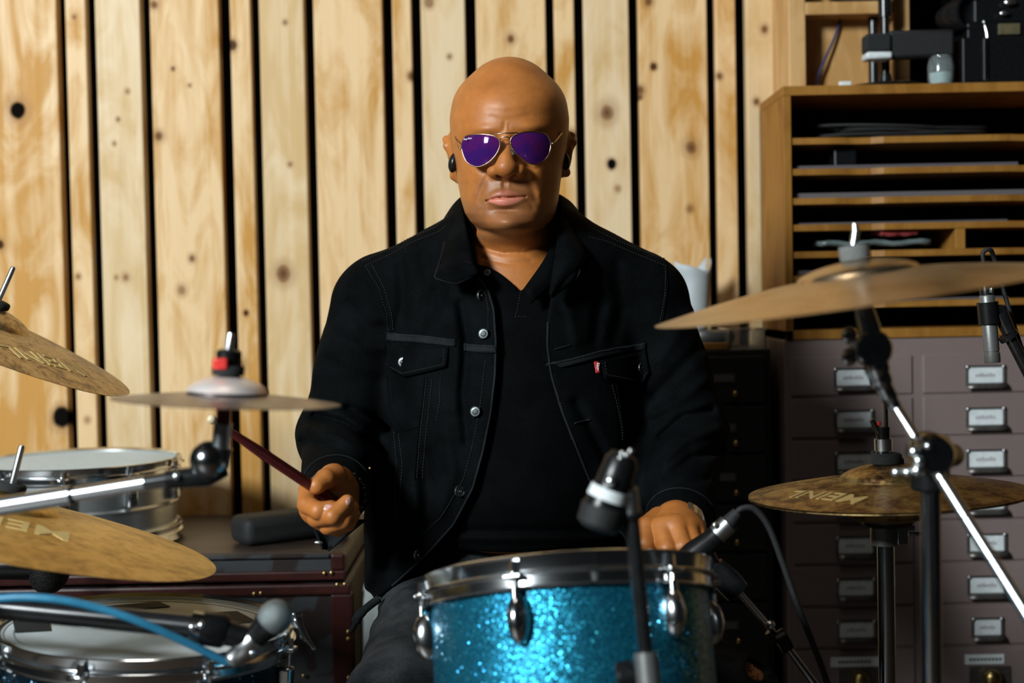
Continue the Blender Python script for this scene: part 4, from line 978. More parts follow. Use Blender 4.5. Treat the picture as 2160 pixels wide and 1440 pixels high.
# ================================================================== the drummer
# ---- torso volume shared by shirt, jacket and the body under them
def torso(p):
    d = sd_ell(p, K(1085, 710, 2.105), (.163, .122, .165))
    d = smin(d, sd_ell(p, K(1087, 965, 2.075), (.172, .142, .185)), .10)
    d = smin(d, sd_ell(p, K(1087, 1190, 2.11), (.172, .125, .11)), .08)
    for (a, b) in (((1000, 560), (812, 618)), ((1166, 556), (1345, 612))):
        d = smin(d, sd_seg(p, K(*a, 2.12), K(*b, 2.115), .062, .046), .06)
    d = smin(d, sd_seg(p, K(1082, 600, 2.12), K(1082, 500, 2.115), .075, .062), .05)
    return d
ARM = {  # shoulder, elbow, cuff
    'r': (K(782, 645, 2.115), K(716, 922, 2.085), K(707, 1048, 1.885)),
    'l': (K(1372, 645, 2.115), K(1447, 915, 2.075), K(1433, 1120, 1.885))}
def arms(p, ex=0.0):
    d = None
    for k, (s, e, c) in ARM.items():
        q = sd_chain(p, [s, (s + e) / 2 + np.array((0, 0, -.0), dtype=F32), e], [.060 + ex, .055 + ex, .056 + ex], .03)
        dirn = (c - e) / np.linalg.norm(c - e)
        f = sd_seg(p, e, c + dirn * .05, .056 + ex, .041 + ex)
        q = smin(q, f, .035)
        q = smax(q, (p - c) @ dirn, .003)
        d = q if d is None else np.minimum(d, q)
    return d
px = lambda p: p[:, 1] / FPX      # metres per photo pixel at the depth of p

OPEN_L = [(1012, 586), (1032, 612), (1044, 650), (1049, 720), (1047, 790), (1038, 870), (1022, 950), (1000, 1030), (960, 1105), (900, 1172), (830, 1235), (752, 1300)]
OPEN_R = [(1162, 626), (1153, 680), (1152, 730), (1160, 790), (1182, 865), (1208, 930), (1240, 1010), (1280, 1085), (1342, 1165), (1420, 1230), (1520, 1290)]
def smooth2(pts, n=5): return [(q.x, q.y) for q in catmull([(a, b, 0) for a, b in pts], n)]
OL, OR = smooth2(OPEN_L), smooth2(OPEN_R)
OPEN = [(968, 380), (975, 470), (992, 545)] + OL + [(700, 1420), (1640, 1420)] + OR[::-1] + [(1172, 545), (1184, 470), (1196, 380)]
CREASE = [  # drawn folds: line in photo pixels, depth (m, minus = valley), width px
    ([(972, 640), (985, 720), (975, 830), (985, 930)], -.006, 11), ([(955, 650), (965, 760), (958, 860)], .003, 14),
    ([(846, 560), (850, 640), (836, 700)], -.004, 12), ([(890, 520), (905, 600), (890, 690)], -.003, 16), ([(925, 600), (940, 690)], .003, 14),
    ([(664, 876), (720, 890), (790, 935), (815, 960)], -.008, 9), ([(650, 902), (720, 922), (790, 965)], .005, 10), ([(640, 930), (705, 945), (775, 985)], -.006, 9), ([(735, 860), (790, 880), (820, 905)], -.006, 9),
    ([(690, 760), (740, 790), (800, 800)], -.003, 14), ([(700, 700), (760, 735), (810, 730)], .003, 14), ([(735, 640), (775, 690), (812, 690)], -.003, 12),
    ([(1500, 865), (1440, 880), (1395, 920)], -.007, 9), ([(1515, 905), (1450, 925), (1400, 970)], .005, 11), ([(1520, 950), (1460, 965), (1405, 1010)], -.006, 9), ([(1490, 1010), (1430, 1020), (1390, 1045)], -.004, 9),
    ([(1480, 730), (1430, 780), (1385, 830)], -.004, 13), ([(1455, 660), (1420, 720), (1390, 760)], .003, 13), ([(1490, 800), (1440, 840), (1380, 870)], .004, 12),
    ([(1240, 560), (1265, 640), (1255, 720)], -.005, 15), ([(1300, 560), (1310, 650), (1290, 720)], -.003, 15), ([(1200, 640), (1215, 720)], .003, 12),
    ([(1215, 850), (1260, 930), (1300, 1010)], -.005, 12), ([(1320, 830), (1330, 930), (1300, 1000)], -.004, 14),
    ([(830, 1000), (850, 1100), (810, 1190)], -.006, 16), ([(900, 960), (905, 1060), (870, 1150)], -.005, 16), ([(870, 1000), (880, 1090), (840, 1180)], .005, 14), ([(940, 900), (955, 1000), (930, 1080)], .004, 14),
    ([(780, 1050), (800, 1150), (770, 1240)], .005, 14)]
def fold_noise(p, s=9.0):
    return (np.sin(p[:, 0] * 31 * s / 9 + 2.1 * np.sin(p[:, 2] * 17)) * np.sin(p[:, 2] * 23 * s / 9 + 1.7 * np.sin(p[:, 0] * 19 + p[:, 1] * 15)))
def jacket_sdf(p):
    t = torso(p) - .013
    t = smin(t, sd_ell(p, K(895, 1150, 2.045), (.085, .085, .135)), .06)
    t = smin(t, sd_ell(p, K(1275, 1120, 2.05), (.085, .085, .12)), .06)
    d = smin(t, arms(p), .028)
    u, v = UV(p); front = p[:, 1] < 2.10
    disp = .0012 * fold_noise(p) + .0007 * fold_noise(p + 1.3, 21)
    for line, a, w_ in CREASE:
        uu = [q[0] for q in line]; vv = [q[1] for q in line]
        m = front & (u > min(uu) - 3 * w_) & (u < max(uu) + 3 * w_) & (v > min(vv) - 3 * w_) & (v < max(vv) + 3 * w_)
        if m.any(): disp[m] += 1.45 * a * np.exp(-(sd_stroke(u[m], v[m], line) / w_) ** 2)
    for k, (s_, e_, c_) in ARM.items(): disp *= np.clip(np.linalg.norm(p - c_, axis=1) / .10, .05, 1) ** 2
    d = d - disp
    # cuffs are hollow
    for k, (s, e, c) in ARM.items():
        dirn = (c - e) / np.linalg.norm(c - e)
        d = smax(d, -sd_seg(p, c - dirn * .03, c + dirn * .06, .0385, .0385), .003)
    # neck hole and front opening
    d = smax(d, -sd_seg(p, K(1082, 640, 2.10), K(1080, 380, 2.07), .062, .078), .006)
    m = front & (d < .03); o = np.full(d.shape, 9.0, dtype=F32)
    if m.any(): o[m] = sd_poly(u[m], v[m], OPEN) * px(p[m])
    d = np.where(front, smax(d, -o, .003), d)
    d = smax(d, F32(P(1080, 1330, 2.1).z) - p[:, 2], .004)
    return d
JV, JF = polygonize(jacket_sdf, (-.36, 1.82, .62), (.38, 2.32, 1.28), .0030)
JV = relax(JV, JF, 1, .4)

VNECK = [(1000, 470), (1003, 556), (1030, 562), (1055, 576), (1078, 596), (1099, 617), (1112, 598), (1135, 566), (1156, 535), (1170, 500), (1182, 440), (1180, 300), (985, 300)]
VN = [(q.x, q.y) for q in resample([(a, b, 0) for a, b in VNECK], 60)]
def shirt_sdf(p):
    d = torso(p)
    d = smin(d, sd_seg(p, K(1082, 560, 2.09), K(1082, 470, 2.10), .071, .066), .02)
    u, v = UV(p)
    d = d - .0010 * fold_noise(p, 7) - .004 * np.exp(-((v - 1135) / 9) ** 2) + .004 * np.exp(-((v - 1120) / 9) ** 2) * (np.abs(u - 1150) < 170)
    d = smax(d, F32(P(1080, 1152, 1.95).z) - p[:, 2] - .010 * np.cos((p[:, 0]) * 9), .004)
    d = smax(d, -sd_seg(p, K(1082, 560, 2.09), K(1080, 380, 2.07), .058, .066), .004)
    m = (p[:, 1] < 2.09) & (d < .03); o = np.full(d.shape, 9.0, dtype=F32)
    if m.any(): o[m] = sd_poly(u[m], v[m], VN) * px(p[m])
    d = np.where(p[:, 1] < 2.09, smax(d, -o, .002), d)
    return d
SV, SF = polygonize(shirt_sdf, (-.27, 1.88, .72), (.27, 2.28, 1.26), .0034)

LEG = {'r': (K(938, 1300, 2.07), K(850, 1500, 1.72)), 'l': (K(1190, 1285, 2.10), K(1532, 1500, 1.72))}
FOOT = {k: np.array((kn[0] * 1.02, kn[1] + (.16 if k == 'r' else .08), .09), dtype=F32) for k, (h, kn) in LEG.items()}
def legs(p, ex=0):
    d = sd_ell(p, K(1087, 1215, 2.105), (.168 + ex, .130 + ex, .115 + ex))
    for k, (h, kn) in LEG.items():
        d = smin(d, sd_seg(p, h, kn, .098 + ex, .070 + ex), .04); d = smin(d, sd_seg(p, kn, FOOT[k], .066 + ex, .050 + ex), .03)
    return d
HOLE = None
def ray_leg(u, v):
    d = np.linspace(1.45, 2.0, 400); pts = np.array([K(u, v, x) for x in d]); f = legs(pts); k = np.argmax(f < 0); return Vector(pts[k]) if (f < 0).any() else P(u, v, 1.7)
HOLE = ray_leg(1604, 1418); HD_ = HOLE.y
def jeans_sdf(p):
    d = legs(p) - .0018 * fold_noise(p, 12) - .0012 * fold_noise(p + .7, 26)
    d = smax(d, p[:, 2] - F32(P(1080, 1095, 2.0).z), .004)
    u, v = UV(p)
    d = smax(d, F32(.085) - p[:, 2], .004)
    for (a, b) in (((1240, 900), (1250, 960)),): pass
    for line, a, w_ in (([(760, 1300), (850, 1290), (900, 1250)], -.004, 9), ([(755, 1350), (850, 1330)], -.003, 10), ([(850, 1245), (890, 1240)], .003, 6)):
        m = (p[:, 1] < 2.1); d[m] -= a * np.exp(-(sd_stroke(u[m], v[m], line) / w_) ** 2)
    hs = np.array(HOLE, dtype=F32); hole = sd_ell(p, hs, (.019, .05, .0105), Matrix.Rotation(rad(20), 3, 'Y'))
    return smax(d, -hole, .003)
TV, TF = polygonize(jeans_sdf, (-.32, 1.5, .04), (.42, 2.34, .84), .0048)

# ---- head, neck and ears
HD_C = 2.055
def tab(v, xs, ys): return np.interp(v, xs, ys).astype(F32)
def bump2(u, v, cu, cv, su, sv, a): return a * np.exp(-((u - cu) / su) ** 2 - ((v - cv) / sv) ** 2)
LIPS = {}
def head_sdf(p):
    u, v = UV(p); y = p[:, 1]; s = px(p)
    d = sd_ell(p, K(1075, 257, 2.075), (.0795, .105, .0925))
    # face block
    V_ = [150, 200, 250, 300, 340, 380, 420, 450, 468, 482, 492, 500]
    hw = tab(v, V_, [95, 106, 115, 114, 112, 109, 103, 95, 84, 68, 48, 28]); uc = tab(v, V_, [1075, 1075, 1074, 1074, 1074, 1074, 1075, 1076, 1077, 1077, 1077, 1077])
    fd = tab(v, V_, [.085, .099, .1005, .096, .0955, .0965, .0980, .0995, .1010, .1000, .095, .087])
    n = 2.25
    q = ((np.abs(u - uc) / hw) ** n + (np.abs(y - HD_C) / fd) ** n) ** (1 / n)
    fb = (q - 1) * np.minimum(hw * s, fd)
    fb = smax(fb, (v - 497) * s, .018); fb = smax(fb, (190 - v) * s, .03)
    d = smin(d, fb, .03)
    # displacement drawn on the face
    fm = np.clip((HD_C - .02 - y) / .04, 0, 1)
    D = bump2(u, v, 1022, 272, 34, 13, .0045) + bump2(u, v, 1120, 268, 34, 13, .0045) + bump2(u, v, 1070, 225, 60, 30, .0018)
    D += bump2(u, v, 1024, 316, 26, 17, -.0105) + bump2(u, v, 1116, 312, 26, 17, -.0105) + bump2(u, v, 1024, 318, 14, 9, .006) + bump2(u, v, 1116, 314, 14, 9, .006)
    D += bump2(u, v, 1008, 362, 30, 24, .0035) + bump2(u, v, 1138, 358, 30, 24, .0035)
    D += bump2(u, v, 1070, 468, 30, 15, .0060) + bump2(u, v, 1067, 443, 26, 6, -.0034) + bump2(u, v, 1066, 412, 52, 26, .0045)
    D += bump2(u, v, 1012, 440, 16, 22, .0022) + bump2(u, v, 1135, 436, 18, 24, .0008)
    D += bump2(u, v, 1064, 389, 4.5, 11, -.0016) + bump2(u, v, 1055, 389, 4, 11, .0010) + bump2(u, v, 1073, 388, 4, 11, .0010)
    for line, a, w_ in (([(1036, 362), (1022, 382), (1013, 402), (1011, 424)], -.0022, 7), ([(1030, 372), (1012, 390), (1001, 408)], .0016, 9),
                        ([(1101, 358), (1116, 380), (1125, 400), (1129, 420)], -.0013, 8), ([(1108, 366), (1127, 388), (1138, 408)], .0016, 9),
                        ([(1026, 425), (1018, 434), (1014, 444)], -.0012, 5), ([(1110, 418), (1119, 428), (1124, 438)], -.0008, 6),
                        ([(1064, 260), (1063, 274)], -.0012, 3.5), ([(1073, 264), (1074, 275)], -.0008, 3), ([(1035, 247), (1060, 252), (1090, 249), (1115, 243)], -.0006, 6), ([(1030, 232), (1065, 237), (1110, 230)], -.0004, 6), 
                        ([(1000, 353), (1016, 360), (1032, 355)], -.0012, 5), ([(1112, 350), (1128, 356), (1145, 348)], -.0012, 5)):
        D += a * np.exp(-(sd_stroke(u, v, line) / w_) ** 2)
    d = d - D * fm
    # nose
    yb = HD_C - .0985
    nose = sd_chain(p, [K(1069, 282, yb + .004), K(1068, 310, yb - .006), K(1067, 338, yb - .016), K(1067, 352, yb - .019)], [.0065, .0075, .0095, .0125], .008)
    nose = smin(nose, sd_ell(p, K(1067, 354, yb - .0165), (.0165, .0130, .0120)), .004)
    for cu, cv in ((1043, 361), (1093.5, 359.5)): nose = smin(nose, sd_ell(p, K(cu, cv, yb - .0055), (.0106, .0135, .0094)), .003)
    nose = smin(nose, sd_seg(p, K(1068, 358, yb - .012), K(1067, 370, yb - .002), .0085, .0070), .006)
    d = smin(d, nose, .006)
    for cu, cv in ((1052.5, 368.5), (1083.5, 367.5)): d = smax(d, -sd_ell(p, K(cu, cv, yb - .0075), (.0048, .0070, .0030)), .003)
    # lips
    ym = HD_C - .1015
    def dense(pts, n=5):
        q = catmull([(a, b, c) for a, b, c, r in pts], n); rr = catmull([(r, 0, 0) for a, b, c, r in pts], n)
        return [K(x.x, x.y, x.z) for x in q], [float(x.x) for x in rr]
    up = sd_chain(p, *dense([(1030, 421, ym + .0075, .0014), (1042, 414, ym + .0034, .0032), (1055, 409.8, ym - .0002, .0040), (1064, 410.4, ym - .0006, .0040), (1074, 409, ym - .0002, .0040), (1090, 410.8, ym + .0034, .0034), (1107, 414.5, ym + .0078, .0014)]), k=.001)
    lo = sd_chain(p, *dense([(1033, 423.5, ym + .0070, .0016), (1048, 424.8, ym + .0025, .0042), (1066, 425.6, ym - .0002, .0052), (1086, 423.4, ym + .0027, .0042), (1104, 417.5, ym + .0072, .0016)]), k=.001)
    lips = np.minimum(up, lo); LIPS['last'] = lips
    d = smin(d, up, .006); d = smin(d, lo, .006)
    d = d + .0030 * np.exp(-(sd_stroke(u, v, [(1026, 424), (1040, 419.5), (1054, 416.5), (1064, 417.5), (1075, 416), (1094, 415), (1109, 415)]) / 2.0) ** 2) * fm
    # ears
    for sx, cu, cv, out in ((-1, 958, 334, 0), (1, 1191, 327, 1)):
        c = K(cu, cv, 2.085); tilt = Matrix.Rotation(rad(sx * (24 if out else 10)), 3, 'Z') @ Matrix.Rotation(rad(sx * 6), 3, 'Y')
        e = sd_ell(p, c, (.0075, .020, .0355 if sx < 0 else .031), tilt)
        rot = np.array(tilt, dtype=F32); A = lambda x, yy, z: c + rot @ np.array((x * sx, yy, z), dtype=F32)
        hel = sd_chain(p, [A(.004, -.010, .004), A(.007, -.012, .018), A(.008, -.003, .029), A(.008, .010, .024), A(.007, .014, .006), A(.005, .008, -.014), A(.003, -.004, -.026)], [.0035, .0042, .0046, .0046, .0046, .0052, .0062], .003)
        e = smin(e, hel, .004)
        e = smax(e, -sd_ell(p, A(.009, -.003, .003), (.006, .008, .013), tilt), .004)
        d = smin(d, e, .009)
    # neck, throat, double chin and the skin down to the shirt's V
    nk = sd_chain(p, [K(1078, 430, 2.105), K(1083, 520, 2.110), K(1086, 590, 2.115), K(1086, 680, 2.12)], [.060, .0605, .064, .10], .02)
    nk = smin(nk, sd_ell(p, K(1078, 492, 2.05), (.047, .058, .018)), .018)
    nk = smin(nk, sd_ell(p, K(1085, 640, 2.10), (.11, .095, .09)), .05)
    nk = nk + .0016 * np.exp(-(sd_stroke(u, v, [(1010, 520), (1060, 534), (1110, 533), (1160, 515)]) / 5) ** 2) + .0010 * np.exp(-(sd_stroke(u, v, [(1020, 545), (1070, 556), (1120, 552)]) / 4) ** 2)
    d = smin(d, nk, .008)
    return d
HV, HF = polygonize(head_sdf, (-.115, 1.89, 1.08), (.115, 2.22, 1.475), .0016)
HV = relax(HV, HF, 1, .35)

# ---- hands
def finger(p, pts, rs, k=.003): return sd_chain(p, [K(*q) for q in pts], rs, k)
def wrist_pts(k):
    s, e, c = ARM[k]; dn = (c - e) / np.linalg.norm(c - e); return c - dn * .055, c - dn * .005
def hand_r(p):
    w0, w1 = wrist_pts('r')
    W = (716, 1040, 1.90)
    d = sd_chain(p, [w0, w1, K(702, 1046, 1.86)], [.027, .0265, .026])
    pal = finger(p, [(706, 1050, 1.87), (672, 1050, 1.832)], [.024, .021]); pal = smin(pal, finger(p, [(712, 1064, 1.87), (690, 1092, 1.838)], [.023, .019]), .015)
    pal = smin(pal, finger(p, [(700, 1040, 1.86), (664, 1072, 1.83)], [.022, .020]), .015)
    d = smin(d, pal, .02)
    d = smin(d, finger(p, [(730, 1024, 1.872), (716, 1012, 1.845), (699, 1005, 1.825)], [.016, .0175, .0160]), .010)
    th = finger(p, [(705, 1003, 1.828), (686, 1010, 1.806), (668, 1024, 1.792)], [.0160, .0128, .0112])
    idx = finger(p, [(652, 1034, 1.828), (648, 1064, 1.797), (672, 1077, 1.779), (698, 1071, 1.782)], [.0142, .0122, .0112, .0098])
    mid = finger(p, [(664, 1066, 1.828), (668, 1092, 1.795), (702, 1088, 1.773), (732, 1058, 1.784)], [.0140, .0120, .0108, .0092])
    rng = finger(p, [(676, 1092, 1.832), (692, 1108, 1.80), (724, 1098, 1.784), (743, 1071, 1.797)], [.0135, .0115, .0105, .0092])
    pky = finger(p, [(694, 1108, 1.84), (712, 1115, 1.816), (734, 1105, 1.804), (747, 1085, 1.812)], [.0118, .0100, .0092, .0082])
    for q in (th, idx, mid, rng, pky): d = smin(d, q, .0022)
    return d
def hand_l(p):
    w0, w1 = wrist_pts('l'); d = sd_chain(p, [w0, w1 + np.array((0, 0, .006), dtype=F32), K(1427, 1108, 1.872)], [.028, .0285, .030])
    for q, r in (((1396, 1116, 1.836), .0165), ((1424, 1112, 1.832), .0165), ((1449, 1114, 1.838), .0160), ((1467, 1118, 1.848), .0145)):
        d = smin(d, finger(p, [(1428, 1106, 1.872), q], [.024, r]), .014)
    idx = finger(p, [(1396, 1114, 1.834), (1408, 1158, 1.806), (1412, 1192, 1.83), (1405, 1205, 1.852)], [.0150, .0132, .0108, .0095])
    mid = finger(p, [(1425, 1110, 1.830), (1441, 1152, 1.806), (1442, 1190, 1.832), (1434, 1204, 1.855)], [.0150, .0125, .0108, .0095])
    rng = finger(p, [(1449, 1112, 1.836), (1463, 1145, 1.815), (1462, 1180, 1.838), (1452, 1195, 1.858)], [.0142, .0118, .0102, .009])
    pky = finger(p, [(1467, 1116, 1.846), (1478, 1138, 1.830), (1474, 1168, 1.848), (1464, 1182, 1.865)], [.0125, .0102, .009, .008])
    th = finger(p, [(1392, 1098, 1.866), (1364, 1114, 1.842), (1361, 1146, 1.822), (1371, 1172, 1.824)], [.019, .0155, .0128, .0112])
    for q in (idx, mid, rng, pky): d = smin(d, q, .0030)
    d = smin(d, th, .0018)
    return d
def bbox(pts, m): a = np.array(pts); return a.min(0) - m, a.max(0) + m
b0, b1 = bbox([K(635, 980, 1.78), K(760, 1125, 1.78), K(716, 1040, 1.97)], .03); R1 = polygonize(hand_r, b0, b1, .0013)
b0, b1 = bbox([K(1350, 1060, 1.79), K(1490, 1210, 1.79), K(1432, 1100, 1.97)], .03); R2 = polygonize(hand_l, b0, b1, .0013)
# ---- the rest of the body under the clothes
def core(p):
    d = torso(p) + .03
    d = smin(d, arms(p, -.012), .02); d = smin(d, legs(p, -.010), .02)
    return smax(d, F32(.07) - p[:, 2], .004)
CV, CF = polygonize(core, (-.36, 1.5, .05), (.42, 2.34, 1.24), .0075)
Vs, Fs, off = [], [], 0
for V_, F_ in ((HV, HF), R1, R2, (CV, CF)):
    Vs.append(V_); Fs.append(F_ + off); off += len(V_)
BV = np.concatenate(Vs); BF = np.concatenate(Fs)
base = Vector((0.02, 2.0, 0))
# skin: lips and nails are pinker than the rest
lip = np.zeros(len(BV), dtype=F32); head_sdf(HV); lp = LIPS['last']
LIPP = [(1027, 423.5), (1037, 411), (1050, 403), (1058, 400), (1064, 402), (1071, 399.5), (1085, 404), (1098, 409.5), (1108, 414.5), (1096, 425.5), (1080, 431.5), (1064, 434), (1050, 432.5), (1038, 428)]
hu, hv = UV(HV); beard = np.zeros(len(BV), dtype=F32)
bm_ = np.exp(-(((hu - 1068) / 62) ** 4)) * np.clip((hv - 372) / 14, 0, 1) * np.clip((520 - hv) / 24, 0, 1) + .8 * np.clip((hv - 415) / 30, 0, 1) * np.clip((515 - hv) / 20, 0, 1) * (np.abs(hu - 1075) > 50)
beard[:len(HV)] = np.clip(bm_, 0, 1) * (HV[:, 1] < 2.04)
lip[:len(HV)] = np.clip((.8 - sd_poly(hu, hv, LIPP)) / 2.4, 0, 1) * (HV[:, 1] < 1.985)
t = NT('skin'); pos = t.mapping((1, 1, 1), 'Position')
n1 = t.noise(pos, 34, 5, .6); n2 = t.noise(pos, 1100, 3)
col = t.ramp(n1, [(.3, (.47, .168, .037)), (.7, (.36, .118, .024))])
ab = t.node('ShaderNodeAttribute', attribute_name='beard'); nb_ = t.noise(pos, 1500, 2)
col = t.mix(t.math('MULTIPLY', ab.outputs['Fac'], t.math('MULTIPLY_ADD', nb_, 1.1, .05)), col, (.185, .082, .040))
at = t.node('ShaderNodeAttribute', attribute_name='lip'); sp_ = t.noise(pos, 420, 1); col = t.mix(t.ramp(sp_, [(.74, (0, 0, 0)), (.80, (.35, .35, .35))]), col, (.24, .075, .02))
sz = t.node('ShaderNodeSeparateXYZ'); t.link(pos, sz.inputs[0]); LZ = float(P(1066, 417.5, 1.95).z)
upl = t.node('ShaderNodeMapRange'); t.link(sz.outputs[2], upl.inputs[0]); upl.inputs[1].default_value = LZ - .002; upl.inputs[2].default_value = LZ + .002
col = t.mix(at.outputs['Fac'], col, t.mix(upl.outputs[0], (.58, .19, .13), (.36, .115, .06)))
t.link(col, t.b.inputs['Base Color']); t.link(t.math('MULTIPLY_ADD', n2, .22, .36), t.b.inputs['Roughness'])
t.val('Subsurface Weight', .07); t.b.inputs['Subsurface Radius'].default_value = (1, .35, .15); t.val('Subsurface Scale', .004); t.val('Specular IOR Level', .5)
n3 = t.noise(pos, 260, 3); t.bump(t.math('MULTIPLY_ADD', n3, 1.2, n2), .20, .0009); MATS['skin'] = t.m
me = np_mesh('person', BV, BF, base)
at = me.attributes.new('lip', 'FLOAT', 'POINT'); at.data.foreach_set('value', lip)
at = me.attributes.new('beard', 'FLOAT', 'POINT'); at.data.foreach_set('value', beard)
me.shade_smooth(); me.materials.append(MATS['skin'])
person = bpy.data.objects.new('person', me); COL.objects.link(person); person.location = base; WM['person'] = Matrix.Translation(base)
tag(person, 'bald man in black denim jacket and mirrored sunglasses seated at the drums', 'person')
def cloth(name, V_, F_, mat):
    m_ = np_mesh(name, V_, F_, base); m_.shade_smooth(); m_.materials.append(MATS[mat])
    o = bpy.data.objects.new(name, m_); COL.objects.link(o); o.parent = person; WM[o.name] = Matrix.Translation(base); return o
def denim(name, c1, c2, s=1.0):
    t = NT(name); pos = t.mapping((1, 1, 1), 'Position'); f = t.noise(pos, 900, 3); g = t.noise(pos, 18, 4)
    h = t.math('MULTIPLY_ADD', t.math('SUBTRACT', g, .5), .9, f)
    t.link(t.ramp(h, [(.38, c1), (.68, c2)]), t.b.inputs['Base Color']); t.val('Roughness', .8); t.val('Specular IOR Level', .035)
    t.val('Sheen Weight', .004 * s); t.val('Sheen Roughness', .4); t.bump(f, .25, .0006); MATS[name] = t.m
denim('black_denim', (.0010, .0014, .0017), (.0036, .0046, .0053))
denim('faded_denim', (.007, .0085, .0095), (.019, .0215, .023))
denim('jean_denim', (.012, .0135, .015), (.042, .045, .048))
denim('jersey', (.0012, .0015, .0017), (.0026, .0031, .0034), .6)
pm('stitch_thread', (.014, .0165, .018), (.010, .012, .013), rough=.8, scale=300)
jacket = cloth('jacket', JV, JF, 'black_denim'); jacket['label'] = 'open black denim trucker jacket'
shirt = cloth('polo_shirt', SV, SF, 'jersey'); shirt['label'] = 'plain black polo shirt'
jeans = cloth('jeans', TV, TF, 'jean_denim'); jeans['label'] = 'washed black jeans torn at the knee'
for k in ('r', 'l'):
    f = Vector(FOOT[k]); MB().ball((f.x, f.y - .06, .045), 1, 24, (.05, .14, .0445)).build('shoe', 'black_rubber', person, 180)

# ---- details laid on the clothes: rays from the photo pixel onto the cloth
JB = BVHTree.FromPolygons([tuple(x) for x in JV.tolist()], [tuple(x) for x in JF.tolist()])
SB = BVHTree.FromPolygons([tuple(x) for x in SV.tolist()], [tuple(x) for x in SF.tolist()])
def hit(u, v, off=.0, tree=None):
    r = (P(u, v, 1.0) - CAMP).normalized(); loc, nrm, i, dist = (tree or JB).ray_cast(CAMP, r)
    if loc is None: return None
    if nrm.dot(r) > 0: nrm = -nrm
    return loc + nrm * off
def lay(line, n=40, off=.001, tree=None):
    pts = [hit(q.x, q.y, off, tree) for q in resample([(a, b, 0) for a, b in line], n)]
    out = []; last = None
    for p in pts:
        if p is None: continue
        if last is not None and (p - last).length > .03: continue
        out.append(p); last = p
    return out
def seam_tube(name, line, r, mat, parent, n=60, off=.0005, tree=None, smooth_it=2):
    pts = lay(line, n, off, tree)
    for _ in range(smooth_it): pts = [pts[0]] + [(a + b * 2 + c) / 4 for a, b, c in zip(pts, pts[1:], pts[2:])] + [pts[-1]]
    return MB().tube(pts, r, 6).build(name, mat, parent, 180)
def dashes(mb, line, off=.0012, step=.0042, r=.00052, tree=None):
    pts = lay(line, max(8, int(len(line) * 14)), off, tree)
    if len(pts) < 3: return
    L = sum((b - a).length for a, b in zip(pts, pts[1:])); q = resample(pts, max(3, int(L / step) * 2 + 1))
    for a, b in zip(q[::2], q[1::2]): mb.tube([a, a.lerp(b, 1.3)], r, 4)
def patch(name, top, bot, mat, parent, n=24, m=10, off=.002, solid=.002, tree=None, puff=0):
    T = resample([(a, b, 0) for a, b in top], n); Bt = resample([(a, b, 0) for a, b in bot], n); rows = []
    for j in range(m):
        f = j / (m - 1); row = []
        for a, b in zip(T, Bt):
            q = a.lerp(b, f); p = hit(q.x, q.y, off + puff * f, tree)
            row.append(p)
        rows.append(row)
    good = [p for r in rows for p in r if p is not None]; my = sum(p.y for p in good) / len(good)
    for j in range(m):
        for i in range(n):
            if rows[j][i] is None:
                q = T[i].lerp(Bt[i], j / (m - 1)); rows[j][i] = P(q.x, q.y, my)
    for _ in range(3):
        new = [r[:] for r in rows]
        for j in range(m):
            for i in range(n):
                nb = [rows[j2][i2] for j2, i2 in ((j - 1, i), (j + 1, i), (j, i - 1), (j, i + 1)) if 0 <= j2 < m and 0 <= i2 < n]
                av = sum(nb, Vector()) / len(nb); d0 = rows[j][i]
                new[j][i] = Vector((d0.x, d0.y * .5 + av.y * .5, d0.z))
        rows = new
    return MB().grid(rows).build(name, mat, parent, 60, solid=solid, offset=0)
def shift(line, du, dv): return [(a + du, b + dv) for a, b in line]

# opening edges, yoke and chest seams
seam_tube('front_edge', shift(OPEN_L[:11], -3, 0), .0017, 'faded_denim', jacket, 110)
seam_tube('front_edge', shift(OPEN_R[1:9], 3, 0), .0017, 'faded_denim', jacket, 100)
band_l = [(816, 703), (870, 706), (920, 711), (962, 716)]; band_l2 = [(976, 724), (1010, 728), (1046, 729)]
band_r = [(1157, 766), (1200, 757), (1260, 741), (1310, 731), (1362, 722)]
for top, hgt in ((band_l, 16), (band_l2, 16), (band_r, 15)): patch('yoke_band', top, shift(top, 0, hgt), 'faded_denim', jacket, 24, 5, .0022, .0024)
flap_lt = [(816, 727), (880, 730), (949, 734)]; flap_lb = [(816, 774), (838, 786), (858, 796), (890, 789), (920, 781), (946, 774)]
flap_rt = [(1264, 761), (1320, 748), (1362, 738)]; flap_rb = [(1270, 798), (1310, 805), (1352, 812), (1372, 786)]
patch('pocket_flap', flap_lt, flap_lb, 'black_denim', jacket, 26, 9, .003, .0028, puff=.002)
patch('pocket_flap', flap_rt, flap_rb, 'black_denim', jacket, 26, 9, .003, .0028, puff=.002)
st = MB()
for ln in (band_l, band_l2, band_r): dashes(st, shift(ln, 0, 3), .0042); dashes(st, shift(ln, 0, 13), .0042)
for ln in ([(820, 768), (856, 789), (942, 769)], [(942, 738), (942, 770)], [(1276, 792), (1350, 806), (1368, 784)], [(1270, 765), (1274, 792)]): dashes(st, ln, .0062)
